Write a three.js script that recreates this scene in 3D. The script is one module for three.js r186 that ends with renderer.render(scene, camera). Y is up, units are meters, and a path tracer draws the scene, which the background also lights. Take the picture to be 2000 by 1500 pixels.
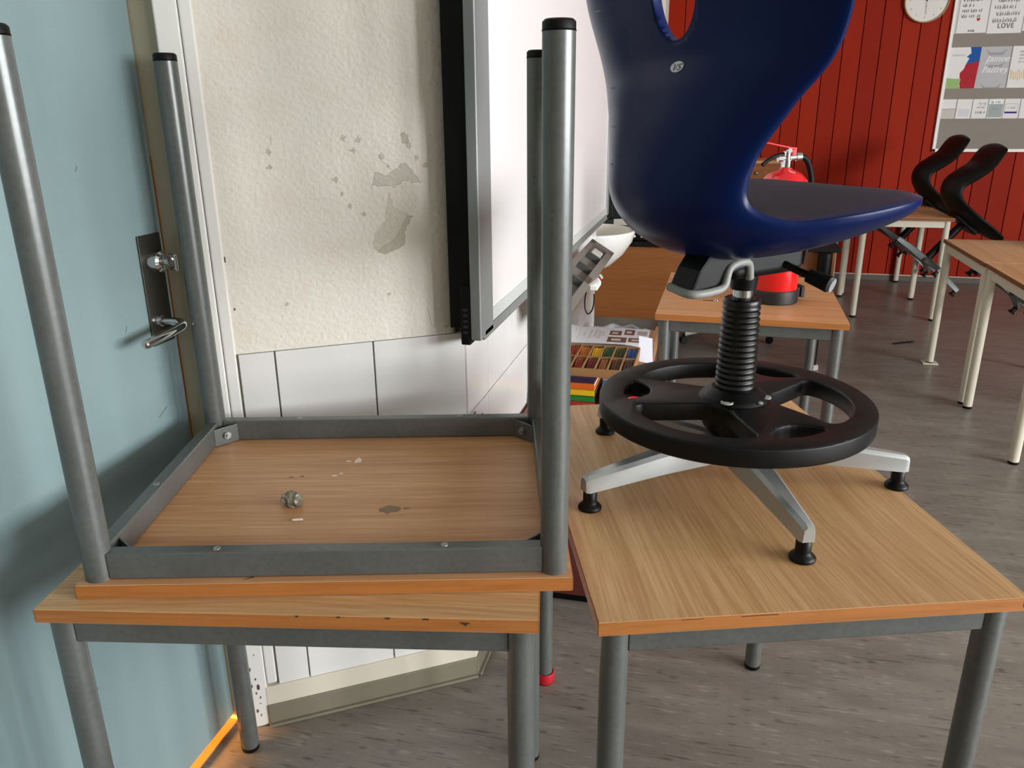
import * as THREE from 'three';
import { RoundedBoxGeometry } from 'three/addons/geometries/RoundedBoxGeometry.js';
import { mergeGeometries, mergeVertices, toCreasedNormals } from 'three/addons/utils/BufferGeometryUtils.js';
import { RectAreaLightUniformsLib } from 'three/addons/lights/RectAreaLightUniformsLib.js';

// ---------------------------------------------------------------- camera, sky, window light, exposure
const scene = new THREE.Scene();
const camera = new THREE.PerspectiveCamera(51.46, 4 / 3, 0.05, 60);
camera.position.set(0.5, 1.344, 1.589);
camera.rotation.order = 'YXZ';
camera.rotation.set(-0.3314, THREE.MathUtils.degToRad(14), -0.009);

scene.background = new THREE.Color(0.86, 0.93, 1.0);       // even overcast sky outside the windows
scene.backgroundIntensity = 6;

const renderer = new THREE.WebGLRenderer({ antialias: true });
renderer.toneMapping = THREE.LinearToneMapping;
renderer.toneMappingExposure = 1.0;
renderer.shadowMap.enabled = true;
RectAreaLightUniformsLib.init();

const ROOM = { x1: 6.5, z0: -5.38, z1: 5.2, h: 2.9 };       // room extents; the whiteboard wall is x = 0
const WINDOWS = [[-0.55, 0.5], [0.7, 1.75], [1.95, 3.0], [3.2, 4.25]];     // z ranges of window openings, the first added to brighten the far wall
const WY = [0.95, 2.45];
for (const [a, b] of WINDOWS) {
  const l = new THREE.RectAreaLight(new THREE.Color(0.97, 0.985, 1.0), 33, b - a - 0.1, WY[1] - WY[0] - 0.1);
  l.position.set(ROOM.x1 - 0.02, (WY[0] + WY[1]) / 2, (a + b) / 2);
  l.lookAt(0, (WY[0] + WY[1]) / 2, (a + b) / 2);
  scene.add(l);
}

// ---------------------------------------------------------------- helpers
let SEED = 20240;
const rnd = () => { SEED = (SEED + 0x6d2b79f5) | 0; let t = Math.imul(SEED ^ (SEED >>> 15), 1 | SEED); t = (t + Math.imul(t ^ (t >>> 7), 61 | t)) ^ t; return ((t ^ (t >>> 14)) >>> 0) / 4294967296; };
const rr = (a, b) => a + (b - a) * rnd();
const deg = THREE.MathUtils.degToRad;
const V = (x, y, z) => new THREE.Vector3(x, y, z);
const taken = new Map();
const numbered = (n) => { const k = taken.get(n) || 0; taken.set(n, k + 1); return k ? n + '_' + String(k).padStart(3, '0') : n; };
function thing(name, label, category, pos = [0, 0, 0], turn = 0, group) {
  const o = new THREE.Group(); o.name = numbered(name); scene.add(o);
  o.position.set(...pos); o.rotation.y = turn; o.userData = { label, category };
  if (group) o.userData.group = group;
  return o;
}
function setting(name, pos = [0, 0, 0], turn = 0, label, category) {
  const o = new THREE.Group(); o.name = name; scene.add(o); o.position.set(...pos); o.rotation.y = turn;
  o.userData = { kind: 'structure', label, category };
  return o;
}
function part(name, geo, mat, parent) {
  const m = new THREE.Mesh(Array.isArray(geo) ? merge(geo) : geo, mat);
  m.name = name; m.castShadow = m.receiveShadow = true; parent.add(m); return m;
}
function single(name, geo, mat, label, category, pos, rot, group) {
  const m = part(numbered(name), geo, mat, scene); m.position.set(...pos); if (rot) m.rotation.set(...rot);
  m.userData = { label, category }; if (group) m.userData.group = group; return m;
}
const clean = (g) => { let c = g.index ? g.toNonIndexed() : g.clone(); for (const k of Object.keys(c.attributes)) if (!['position', 'normal', 'uv'].includes(k)) c.deleteAttribute(k); return c; };
const merge = (a) => mergeGeometries(a.map(clean));
const at = (g, x, y, z, rx = 0, ry = 0, rz = 0) => { g.applyMatrix4(new THREE.Matrix4().compose(V(x, y, z), new THREE.Quaternion().setFromEuler(new THREE.Euler(rx, ry, rz, 'YXZ')), V(1, 1, 1))); return g; };
// uv in metres by the way a face points; turn = true swaps u and v
function metre(g, turn = false, ox = 0, oy = 0) {
  const p = g.attributes.position, n = g.attributes.normal, uv = new Float32Array(p.count * 2);
  for (let i = 0; i < p.count; i++) {
    const ax = Math.abs(n.getX(i)), ay = Math.abs(n.getY(i)), az = Math.abs(n.getZ(i));
    let u, v;
    if (ay >= ax && ay >= az) { u = p.getX(i); v = p.getZ(i); } else if (ax >= az) { u = p.getZ(i); v = p.getY(i); } else { u = p.getX(i); v = p.getY(i); }
    if (turn && ay >= ax && ay >= az) [u, v] = [v, u];
    uv[i * 2] = u + ox; uv[i * 2 + 1] = v + oy;
  }
  g.setAttribute('uv', new THREE.BufferAttribute(uv, 2)); return g;
}
const box = (w, h, d) => new THREE.BoxGeometry(w, h, d);
const bx = (x0, x1, y0, y1, z0, z1) => metre(at(box(x1 - x0, y1 - y0, z1 - z0), (x0 + x1) / 2, (y0 + y1) / 2, (z0 + z1) / 2));
const rbx = (x0, x1, y0, y1, z0, z1, r = 0.003, s = 2) => metre(at(new RoundedBoxGeometry(x1 - x0, y1 - y0, z1 - z0, s, r), (x0 + x1) / 2, (y0 + y1) / 2, (z0 + z1) / 2));
const cyl = (r0, r1, h, seg = 24, open = false) => new THREE.CylinderGeometry(r1, r0, h, seg, 1, open);     // r0 bottom, r1 top
const lathe = (pts, seg = 32) => new THREE.LatheGeometry(pts.map(([r, y]) => new THREE.Vector2(Math.max(r, 1e-5), y)), seg);
const tube = (pts, r, seg = 24, rad = 8, closed = false) => new THREE.TubeGeometry(new THREE.CatmullRomCurve3(pts.map((p) => V(...p)), closed), seg, r, rad, closed);
function rod(a, b, r, seg = 16, r2 = r) {       // cylinder from a to b
  const A = V(...a), B = V(...b), d = B.clone().sub(A), g = new THREE.CylinderGeometry(r2, r, d.length(), seg);
  g.applyQuaternion(new THREE.Quaternion().setFromUnitVectors(V(0, 1, 0), d.clone().normalize())); g.translate(...A.add(B).multiplyScalar(0.5).toArray()); return g;
}

// ---------------------------------------------------------------- textures
const hash = (x, y, s = 0) => { let h = Math.imul(x | 0, 374761393) ^ Math.imul(y | 0, 668265263) ^ Math.imul((s + 1) | 0, 1274126177); h = Math.imul(h ^ (h >>> 13), 1103515245); return ((h ^ (h >>> 16)) >>> 0) / 4294967296; };
function vnoise(x, y, px, py, s) {               // value noise that repeats after px, py cells
  const xi = Math.floor(x), yi = Math.floor(y), fx = x - xi, fy = y - yi, w = (t) => t * t * (3 - 2 * t), m = (a, b) => ((a % b) + b) % b;
  const a = hash(m(xi, px), m(yi, py), s), b = hash(m(xi + 1, px), m(yi, py), s), c = hash(m(xi, px), m(yi + 1, py), s), d = hash(m(xi + 1, px), m(yi + 1, py), s);
  const u = w(fx), v = w(fy); return a + (b - a) * u + (c - a) * v + (a - b - c + d) * u * v;
}
function dataTex(n, metres, f, color = true) {    // f(u, v) in 0..1 -> [r, g, b] 0..255
  const d = new Uint8Array(n * n * 4);
  for (let j = 0; j < n; j++) for (let i = 0; i < n; i++) {
    const c = f(i / n, j / n), k = (j * n + i) * 4;
    d[k] = Math.max(0, Math.min(255, c[0])); d[k + 1] = Math.max(0, Math.min(255, c[1])); d[k + 2] = Math.max(0, Math.min(255, c[2])); d[k + 3] = 255;
  }
  const t = new THREE.DataTexture(d, n, n); t.wrapS = t.wrapT = THREE.RepeatWrapping; t.magFilter = THREE.LinearFilter; t.minFilter = THREE.LinearMipmapLinearFilter; t.generateMipmaps = true;
  if (color) t.colorSpace = THREE.SRGBColorSpace;
  t.repeat.set(1 / metres, 1 / metres); t.needsUpdate = true; return t;
}
const woodTex = (base, dark, s, amp = 1) => dataTex(1024, 0.8, (u, v) => {
  const warp = (vnoise(u * 2, v * 5, 2, 5, s + 9) - 0.5) * 0.05;
  const broad = vnoise(u * 1, (v + warp) * 26, 1, 26, s) * 0.6 + vnoise(u * 2, (v + warp) * 70, 2, 70, s + 1) * 0.4;
  const fine = vnoise(u * 10, (v + warp) * 300, 10, 300, s + 2), pore = vnoise(u * 26, v * 400, 26, 400, s + 3);
  let k = (broad - 0.5) * 0.55 + (fine - 0.5) * 0.5; if (pore > 0.82) k += (pore - 0.82) * 1.5;
  k = (0.3 + k * 0.9) * amp; return [0, 1, 2].map((i) => base[i] + (dark[i] - base[i]) * k);
});
const texBeech = woodTex([214, 174, 126], [160, 114, 68], 3);
const texBeech2 = woodTex([212, 162, 116], [164, 110, 68], 41);
const texEdge = woodTex([184, 118, 58], [126, 74, 32], 60, 0.8);
const texDesk = woodTex([150, 92, 44], [112, 62, 24], 77, 0.8);
const texFloor = dataTex(2048, 1.6, (u, v) => {
  const c1 = vnoise(u * 4, v * 10, 4, 10, 5), c2 = vnoise(u * 14, v * 60, 14, 60, 6), s1 = vnoise(u * 46, v * 400, 46, 400, 7), s2 = vnoise(u * 40 + 7, v * 330, 40, 330, 8), g = vnoise(u * 700, v * 700, 700, 700, 4);
  let k = (c1 - 0.5) * 12 + (c2 - 0.5) * 17 + (g - 0.5) * 8; if (s1 > 0.76) k -= (s1 - 0.76) * 150; if (s2 > 0.79) k += (s2 - 0.79) * 120;
  return [123 + k, 116 + k, 108 + k];
});
const texPlasterBump = dataTex(1024, 0.4, (u, v) => { const a = vnoise(u * 60, v * 60, 60, 60, 21), b = vnoise(u * 130, v * 130, 130, 130, 22), c = vnoise(u * 12, v * 12, 12, 12, 23); const k = 255 * (a * 0.55 + b * 0.25 + c * 0.2); return [k, k, k]; }, false);
const texGrain = dataTex(512, 0.12, (u, v) => { const k = 128 + (vnoise(u * 256, v * 256, 256, 256, 31) - 0.5) * 160; return [k, k, k]; }, false);
const texPaintGrey = dataTex(512, 0.5, (u, v) => { const n = vnoise(u * 8, v * 8, 8, 8, 51), m = vnoise(u * 90, v * 90, 90, 90, 52), s = vnoise(u * 110, v * 90, 110, 90, 53); let k = (n - 0.5) * 8 + (m - 0.5) * 8; if (s > 0.965) k -= (s - 0.965) * 900; return [98 + k, 101 + k, 99 + k]; });
const canvas = (w, h) => { const c = document.createElement('canvas'); c.width = w; c.height = h; return [c, c.getContext('2d')]; };
const canvasTex = (c) => { const t = new THREE.CanvasTexture(c); t.colorSpace = THREE.SRGBColorSpace; t.anisotropy = 4; return t; };

// ---------------------------------------------------------------- materials
const std = (color, roughness = 0.6, extra = {}) => new THREE.MeshStandardMaterial({ color, roughness, ...extra });
const soft = (color, roughness, extra = {}) => new THREE.MeshPhysicalMaterial({ color, roughness, specularIntensity: 0.5, ...extra });
const M = {
  beech: std('#ffffff', 0.42, { map: texBeech }), beech2: std('#ffffff', 0.42, { map: texBeech2 }),
  edge: std('#ffffff', 0.5, { map: texEdge }), edgeDark: std('#7a4a26', 0.6),
  greySteel: std('#ffffff', 0.31, { map: texPaintGrey, metalness: 0.25 }), creamSteel: std('#cdc6b4', 0.5),
  black: soft('#050506', 0.45), blackMatt: soft('#070708', 0.7), blackRubber: soft('#050505', 0.55), redCap: std('#b01020', 0.5),
  chrome: std('#c9c9c9', 0.12, { metalness: 1 }), steel: std('#a9a9a6', 0.35, { metalness: 0.9 }), darkSteel: std('#5b5a54', 0.3, { metalness: 0.85 }), alu: std('#b4b8b8', 0.36, { metalness: 0.65 }),
  door: std('#82989a', 0.55, { bumpMap: texGrain, bumpScale: 0.0002 }), jamb: std('#b0a992', 0.55), casing: std('#e9e8e2', 0.45), painted_leak: std('#b06a28', 0.7),  // jamb tone includes the shade of the reveal; orange stands in for leaking light
  plaster: std('#e4e1d4', 0.85, { bumpMap: texPlasterBump, bumpScale: 0.0016 }), ceiling: std('#d2cfc8', 0.9), unseenWall: std('#6f6558', 0.9), tile: new THREE.MeshPhysicalMaterial({ color: '#e4e3e0', roughness: 0.22 }), grout: std('#9a968c', 0.9),  // unseenWall is darkened to cut light bounced back into the room
  skirt: std('#d8d1be', 0.6), cove: std('#7c7564', 0.6), floor: std('#ffffff', 0.34, { map: texFloor }),
  red: std('#8e2a12', 0.5), redGroove: std('#4a120a', 0.8), skirtGrey: std('#5d564f', 0.6),
  board: new THREE.MeshPhysicalMaterial({ color: '#eceaea', roughness: 0.25 }), boardFrame: std('#8f9493', 0.45, { metalness: 0.3 }), trayGrey: std('#77736b', 0.55), trayDark: std('#4d4e4b', 0.6),
  blueShell: new THREE.MeshPhysicalMaterial({ color: '#0f2a5c', roughness: 0.32 }), seatPad: soft('#35313f', 0.7),
  felt: std('#958d84', 0.95), white: std('#f8f7f4', 0.5), paper: std('#efedea', 0.8),
  extRed: new THREE.MeshPhysicalMaterial({ color: '#d80f18', roughness: 0.22, clearcoat: 0.6, clearcoatRoughness: 0.1 }),
  porcelain: new THREE.MeshPhysicalMaterial({ color: '#f1efea', roughness: 0.12 }), desk: std('#ffffff', 0.5, { map: texDesk }),
};

// ================================================================= THE SETTING
// floor and ceiling
{
  const f = part('floor', metre(at(box(9.4, 0.12, 10.9), 2.15, -0.06, -0.1)), M.floor, scene); f.userData = { kind: 'structure', label: 'grey brown streaked linoleum floor', category: 'floor' };
  const c = part('ceiling', bx(-2.45, ROOM.x1 + 0.2, ROOM.h, ROOM.h + 0.12, ROOM.z0 - 0.2, ROOM.z1 + 0.2), M.ceiling, scene); c.userData = { kind: 'structure', label: 'plain white ceiling', category: 'ceiling' };
}
// glazed tiles: a grid of single tiles on a wall piece whose local x runs along the wall and z points into the room
const TT = 0.892, TB = 0.1;                                    // top and bottom of the tiled band
function tiles(wall, joints, zf = 0) {
  const rows = [TB, 0.3, 0.497, 0.695, TT];
  for (let i = 0; i + 1 < joints.length; i++) for (let r = 0; r < 4; r++) {
    const g = 0.0016; part('tile', rbx(joints[i] + g, joints[i + 1] - g, rows[r] + g, rows[r + 1] - g, zf - 0.008, zf, 0.0012, 1), M.tile, wall);
  }
}
function skirting(wall, x0, x1) {
  part('skirting_board', rbx(x0, x1, 0.052, TB + 0.004, -0.02, 0.007, 0.002), M.skirt, wall);
  part('cove_base', [rbx(x0, x1, 0, 0.056, -0.02, 0.011, 0.003), rbx(x0, x1, 0, 0.008, -0.02, 0.02, 0.003)], M.cove, wall);
}
// wall_left: slanting piece beside the door, plaster above tiles
const DL = 0.4976, DT = deg(33.27);
{
  const w = setting('wall_left', [-0.416, 0, 0.273], DT, 'slanting wall with stained cream plaster above white tiles', 'wall');
  // plaster with the stains and chips seen on it: canvas covers x 0..0.5, y 0.892..1.892
  const [c, x] = canvas(1024, 2048), S = (s) => s / 0.5 * 1024, T = (y) => 2048 - (y - 0.892) / 1.0 * 2048;
  x.fillStyle = '#e8e5d9'; x.fillRect(0, 0, 1024, 2048);
  for (let i = 0; i < 900; i++) { x.globalAlpha = 0.035; x.fillStyle = rnd() < 0.5 ? '#dccabb' : '#e4eadf'; x.beginPath(); x.ellipse(rnd() * 1024, rnd() * 2048, rr(15, 70), rr(15, 90), rnd() * 3, 0, 7); x.fill(); }
  x.globalAlpha = 1;
  const blot = (pts, fill, line) => { x.beginPath(); const q = pts.map(([a, b]) => [S(a), T(b)]); const n = q.length; for (let i = 0; i < n; i++) { const a = q[i], b = q[(i + 1) % n]; for (let k = 0; k < 5; k++) { const t = k / 5; x.lineTo(a[0] + (b[0] - a[0]) * t + rr(-5, 5), a[1] + (b[1] - a[1]) * t + rr(-5, 5)); } } x.closePath(); x.fillStyle = fill; x.fill(); if (line) { x.strokeStyle = line; x.lineWidth = 2.5; x.stroke(); } };
  blot([[0.318, 1.208], [0.325, 1.232], [0.347, 1.224], [0.384, 1.247], [0.407, 1.222], [0.416, 1.207], [0.385, 1.214], [0.362, 1.202], [0.335, 1.204]], '#cfccbd', '#b5b0a0');
  blot([[0.350, 1.2], [0.358, 1.166], [0.394, 1.143], [0.376, 1.112], [0.377, 1.087], [0.338, 1.071], [0.312, 1.084], [0.315, 1.112], [0.338, 1.139]], '#d4cfc0', null);
  blot([[0.384, 1.143], [0.394, 1.143], [0.376, 1.112], [0.377, 1.087], [0.338, 1.071], [0.318, 1.078], [0.345, 1.09], [0.368, 1.115]], '#c4bfae', '#b7b1a1');
  blot([[0.362, 1.20], [0.39, 1.214], [0.412, 1.2], [0.41, 1.165], [0.39, 1.148], [0.362, 1.163]], '#e2ddd0', null);
  blot([[0.38, 1.304], [0.393, 1.3], [0.394, 1.284], [0.382, 1.284]], '#c6c2b3', '#aeaa9c');
  for (const [a, b] of [[0.296, 1.292], [0.268, 1.295], [0.285, 1.273], [0.339, 1.26], [0.352, 1.241], [0.247, 1.219], [0.258, 1.192], [0.129, 1.273], [0.128, 1.246], [0.409, 1.256], [0.426, 1.241], [0.338, 0.987], [0.134, 0.984], [0.458, 0.908], [0.272, 1.168], [0.298, 1.151], [0.395, 1.278]]) { const r = rr(0.002, 0.0055); blot([[a - r, b], [a, b + r], [a + r * 0.8, b + r * 0.3], [a + r * 0.3, b - r]], '#d3cebf', '#bdb6a6'); }
  x.strokeStyle = '#b9b2a2'; x.lineWidth = 2; for (const l of [[[0.455, 0.935], [0.458, 0.915], [0.446, 0.9]], [[0.136, 1.305], [0.135, 1.285]], [[0.418, 0.95], [0.425, 0.915], [0.44, 0.9]], [[0.335, 1.262], [0.34, 1.25], [0.348, 1.246]]]) { x.beginPath(); l.forEach(([a, b], i) => (i ? x.lineTo(S(a), T(b)) : x.moveTo(S(a), T(b)))); x.stroke(); }
  x.fillStyle = '#4b4236'; x.fillRect(S(0.028), T(1.085), 5, 22); x.fillRect(S(0.034), T(0.985), 6, 10);
  const t = canvasTex(c); t.wrapS = t.wrapT = THREE.RepeatWrapping; t.repeat.set(2, 1); t.offset.set(0, -0.892);
  const m = std('#ffffff', 0.85, { map: t, bumpMap: texPlasterBump, bumpScale: 0.0016 });
  // slab with a rounded right corner
  const sh = new THREE.Shape(); sh.moveTo(0.02, 0); sh.lineTo(DL - 0.036, 0);
  sh.bezierCurveTo(DL - 0.024, 0, DL - 0.018, -0.006, DL - 0.014, -0.02); sh.lineTo(DL + 0.01, -0.14); sh.lineTo(-0.02, -0.14); sh.lineTo(-0.02, -0.03); sh.lineTo(0.02, -0.03);
  const g = new THREE.ExtrudeGeometry(sh, { depth: ROOM.h - TT, bevelEnabled: false, curveSegments: 8 }); at(g, 0, TT, 0, -Math.PI / 2);
  // shape y became -z; mirror so that shape y = z
  const p = g.attributes.position; for (let i = 0; i < p.count; i++) p.setZ(i, -p.getZ(i));
  for (let i = 0; i < p.count; i += 3) { const a = [0, 1, 2].map((k) => p.getX(i + 1) * 0 + [p.getX(i + k), p.getY(i + k), p.getZ(i + k)][0]); const s1 = [p.getX(i + 1), p.getY(i + 1), p.getZ(i + 1)], s2 = [p.getX(i + 2), p.getY(i + 2), p.getZ(i + 2)]; p.setXYZ(i + 1, ...s2); p.setXYZ(i + 2, ...s1); }
  g.computeVertexNormals(); metre(g); part('plaster', g, m, w);
  part('tile_bed', bx(0.0, DL - 0.012, 0, TT, -0.14, -0.005), M.grout, w);
  tiles(w, [0.03, 0.1005, 0.2985, 0.4965], 0.002);
  skirting(w, 0.0, DL + 0.004);
  // door casing and the quarter round strip that follow this wall
}
// wall_back_left: the whiteboard wall (x = 0), plaster above tiles, ends at z = -2
{
  const w = setting('wall_right', [0, 0, 0], Math.PI / 2, 'whiteboard wall with cream plaster above white glazed tiles', 'wall');
  // local x runs along -z, local z points to +x
  part('plaster', bx(0.02, 2.0, TT, ROOM.h, -0.3, 0), M.plaster, w);
  part('tile_bed', bx(0.0, 2.0, 0, TT, -0.3, -0.005), M.grout, w);
  const j = [0.002, 0.174]; while (j[j.length - 1] + 0.197 < 1.98) j.push(j[j.length - 1] + 0.197); j.push(2.0);
  tiles(w, j, 0.002); skirting(w, -0.004, 2.0);
}
// recess behind it with the wash basin, and the boxed column in the far corner
{
  const w = setting('wall_back_left', [0, 0, 0], 0, 'cream recessed wall behind the wash basin', 'wall');
  part('recess_wall', bx(-0.5, -0.35, 0, ROOM.h, ROOM.z0, -1.9), M.plaster, w);
  part('corner_column', bx(-0.35, 0.06, 0, ROOM.h, ROOM.z0, -5.0), M.plaster, w);
}
// red boarded wall: every board a piece
{
  const w = setting('wall_back', [0, 0, ROOM.z0], 0, 'dark red wall of upright painted boards', 'wall');
  part('backing', bx(-0.5, ROOM.x1 + 0.2, 0, ROOM.h, -0.2, -0.012), M.redGroove, w);
  const tones = ['#9a2208', '#952007', '#9f260c', '#911e06'].map((c) => soft(c, 0.6, { specularIntensity: 0.3 }));
  const pitch = 0.1318; let k = 0;
  const geo = rbx(0, pitch - 0.005, 0.05, ROOM.h, -0.014, 0, 0.003, 1);
  for (let x = 0.06; x < ROOM.x1; x += pitch) { const m = part('board', geo, tones[[0, 2, 1, 0, 3, 1, 2][k++ % 7]], w); m.position.x = x; }
  part('skirting_board', rbx(0.06, ROOM.x1, 0, 0.046, -0.012, 0.009, 0.002), M.skirtGrey, w);
  part('caulk_line', rbx(0.06, ROOM.x1, 0.046, 0.052, -0.012, 0.006, 0.001), M.skirt, w);
}
// window wall, rear wall and the wall that holds the door
{
  const w = setting('wall_window', [0, 0, 0], 0, 'unseen wall darkened to cut bounced light, four windows of which one is added', 'wall');
  const gs = [bx(ROOM.x1, ROOM.x1 + 0.2, 0, WY[0], ROOM.z0, ROOM.z1), bx(ROOM.x1, ROOM.x1 + 0.2, WY[1], ROOM.h, ROOM.z0, ROOM.z1)];
  let z = ROOM.z0; for (const [a, b] of [...WINDOWS, [ROOM.z1, 0]]) { gs.push(bx(ROOM.x1, ROOM.x1 + 0.2, WY[0], WY[1], z, a)); z = b; }
  part('masonry', gs, M.unseenWall, w);
  WINDOWS.forEach(([a, b], i) => {
    const f = setting('window_' + (i + 1), [ROOM.x1 + 0.1, 0, 0], 0, 'white framed unseen window to the overcast sky', 'window');  // the first of these is added to brighten the far wall
    part('window_frame', [bx(-0.03, 0.03, WY[0], WY[0] + 0.05, a, b), bx(-0.03, 0.03, WY[1] - 0.05, WY[1], a, b), bx(-0.03, 0.03, WY[0], WY[1], a, a + 0.05), bx(-0.03, 0.03, WY[0], WY[1], b - 0.05, b)], M.white, f);
    part('pane', bx(-0.003, 0.003, WY[0] + 0.05, WY[1] - 0.05, a + 0.05, b - 0.05), new THREE.MeshPhysicalMaterial({ color: '#ffffff', roughness: 0, transmission: 1, thickness: 0 }), f);
  });
  const r = setting('wall_rear', [0, 0, 0], 0, 'plain unseen wall, brown grey to cut bounced light', 'wall'); part('masonry', bx(-2.4, ROOM.x1 + 0.2, 0, ROOM.h, ROOM.z1, ROOM.z1 + 0.2), M.unseenWall, r);
  const d = setting('wall_door', [0, 0, 0], 0, 'wall round the blue door, unseen parts darkened to cut bounced light', 'wall');
  part('masonry', [bx(-0.62, -0.441, 0, ROOM.h, 1.28, ROOM.z1), bx(-0.62, -0.441, 2.1, ROOM.h, 0.2, 1.28)], M.unseenWall, d);
  part('corner_masonry', bx(-0.62, -0.50, 0, ROOM.h, -2.2, 0.19), M.plaster, d);
  part('corridor_wall', [bx(-2.5, -2.4, 0, ROOM.h, -2.2, ROOM.z1), bx(-2.4, -0.6, 0, ROOM.h, -2.3, -2.2)], M.plaster, d);
}
// door, its frame and casing
{
  const f = setting('trim_1', [0, 0, 0], 0, 'door frame with reveal shade in its jamb colour and white chipped casing', 'door frame');
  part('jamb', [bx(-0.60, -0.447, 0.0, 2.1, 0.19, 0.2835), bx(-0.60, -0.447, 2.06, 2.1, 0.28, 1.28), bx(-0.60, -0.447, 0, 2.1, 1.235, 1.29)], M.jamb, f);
  part('painted_leak', bx(-0.515, -0.4985, 0.66, 1.27, 0.2835, 0.2846), M.painted_leak, f);  // coloured strip painted for light leaking along the door edge
  const cs = rbx(-0.036, 0.004, 0, 2.14, -0.06, 0.006, 0.004); at(cs, -0.416, 0, 0.273, 0, DT); part('casing', cs, M.casing, f);
  const q = rbx(0.005, 0.0275, TB + 0.01, 2.14, -0.03, 0.0045, 0.004); at(q, -0.416, 0, 0.273, 0, DT); part('cover_strip', q, M.casing, f);
  const chips = []; for (let i = 0; i < 16; i++) { const y = i < 11 ? rr(0.015, 0.12) : rr(0.13, 0.3), s = rr(0.002, 0.006); const g = new THREE.CylinderGeometry(s * 0.6, s * 0.6, 0.0006, 5 + Math.floor(rnd() * 4)); g.rotateX(Math.PI / 2); g.rotateZ(rnd() * 3); g.scale(1, rr(0.8, 2.4), 1); chips.push(at(at(g, rr(-0.033, -0.012), y, 0.0062), -0.416, 0, 0.273, 0, DT)); }
  part('paint_chip', chips, std('#6b6356', 0.9), f);
  const d = setting('door_1', [-0.499, 0, 0], 0, 'pale blue flush door with chrome lever handle and thumb turn', 'door');
  part('door_leaf', rbx(-0.042, 0, 0.021, 2.055, 0.2865, 1.233, 0.002), M.door, d);
  const sc = []; for (const [y, z, l, a] of [[0.42, 0.5, 0.05, 0.8], [0.36, 0.66, 0.06, 0.8], [0.98, 0.42, 0.012, 0.4], [0.8, 0.36, 0.03, 1.1], [1.26, 0.47, 0.01, 0.6]]) sc.push(at(box(0.0004, l, 0.0012), 0.0002, y, z, -a));
  part('scratch', sc, std('#4f6266', 0.8), d);
  const pl = part('lock_plate', rbx(0, 0.004, 0.93, 1.135, 0.297, 0.359, 0.0015), M.darkSteel, d);
  const col = part('thumb_turn', [at(cyl(0.021, 0.0195, 0.022, 32), 0.014, 1.086, 0.329, 0, 0, -Math.PI / 2), at(cyl(0.0195, 0.015, 0.004, 32), 0.027, 1.086, 0.329, 0, 0, -Math.PI / 2), at(cyl(0.007, 0.006, 0.012, 16), 0.033, 1.086, 0.329, 0, 0, -Math.PI / 2)], M.chrome, d);
  part('turn_knob', at(new RoundedBoxGeometry(0.006, 0.031, 0.026, 3, 0.0028), 0.0, 0, 0, 0, 1.1).translate(0.048, 1.086, 0.329), M.chrome, col);
  part('lever_handle', [at(cyl(0.013, 0.011, 0.008, 24), 0.007, 0.975, 0.335, 0, 0, -Math.PI / 2), tube([[0.006, 0.975, 0.335], [0.03, 0.975, 0.335], [0.05, 0.974, 0.336], [0.06, 0.972, 0.345], [0.062, 0.969, 0.37], [0.061, 0.966, 0.41], [0.058, 0.963, 0.445]], 0.0085, 40, 12), at(new THREE.SphereGeometry(0.0085, 12, 8), 0.058, 0.963, 0.445)], M.chrome, d);
}
// corridor behind the door: an added low lamp sends warm light under it
{
  const l = thing('added_corridor_lamp', 'added unseen warm lamp set low behind the blue door to light its gap', 'lamp', [-1.5, 0.2, 0.85]);
  part('globe', new THREE.SphereGeometry(0.12, 20, 12), std('#ffb060', 0.5, { emissive: new THREE.Color(1, 0.5, 0.15), emissiveIntensity: 3 }), l);
  part('lamp_foot', at(cyl(0.07, 0.05, 0.08), 0, -0.16, 0), M.black, l);
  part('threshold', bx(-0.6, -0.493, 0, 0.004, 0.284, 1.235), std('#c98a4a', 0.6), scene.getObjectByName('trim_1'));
  const p = new THREE.PointLight(new THREE.Color(1, 0.42, 0.08), 60, 0, 2); p.position.set(0, -0.02, 0); p.castShadow = true; p.shadow.radius = 4; l.add(p);
}

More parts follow.
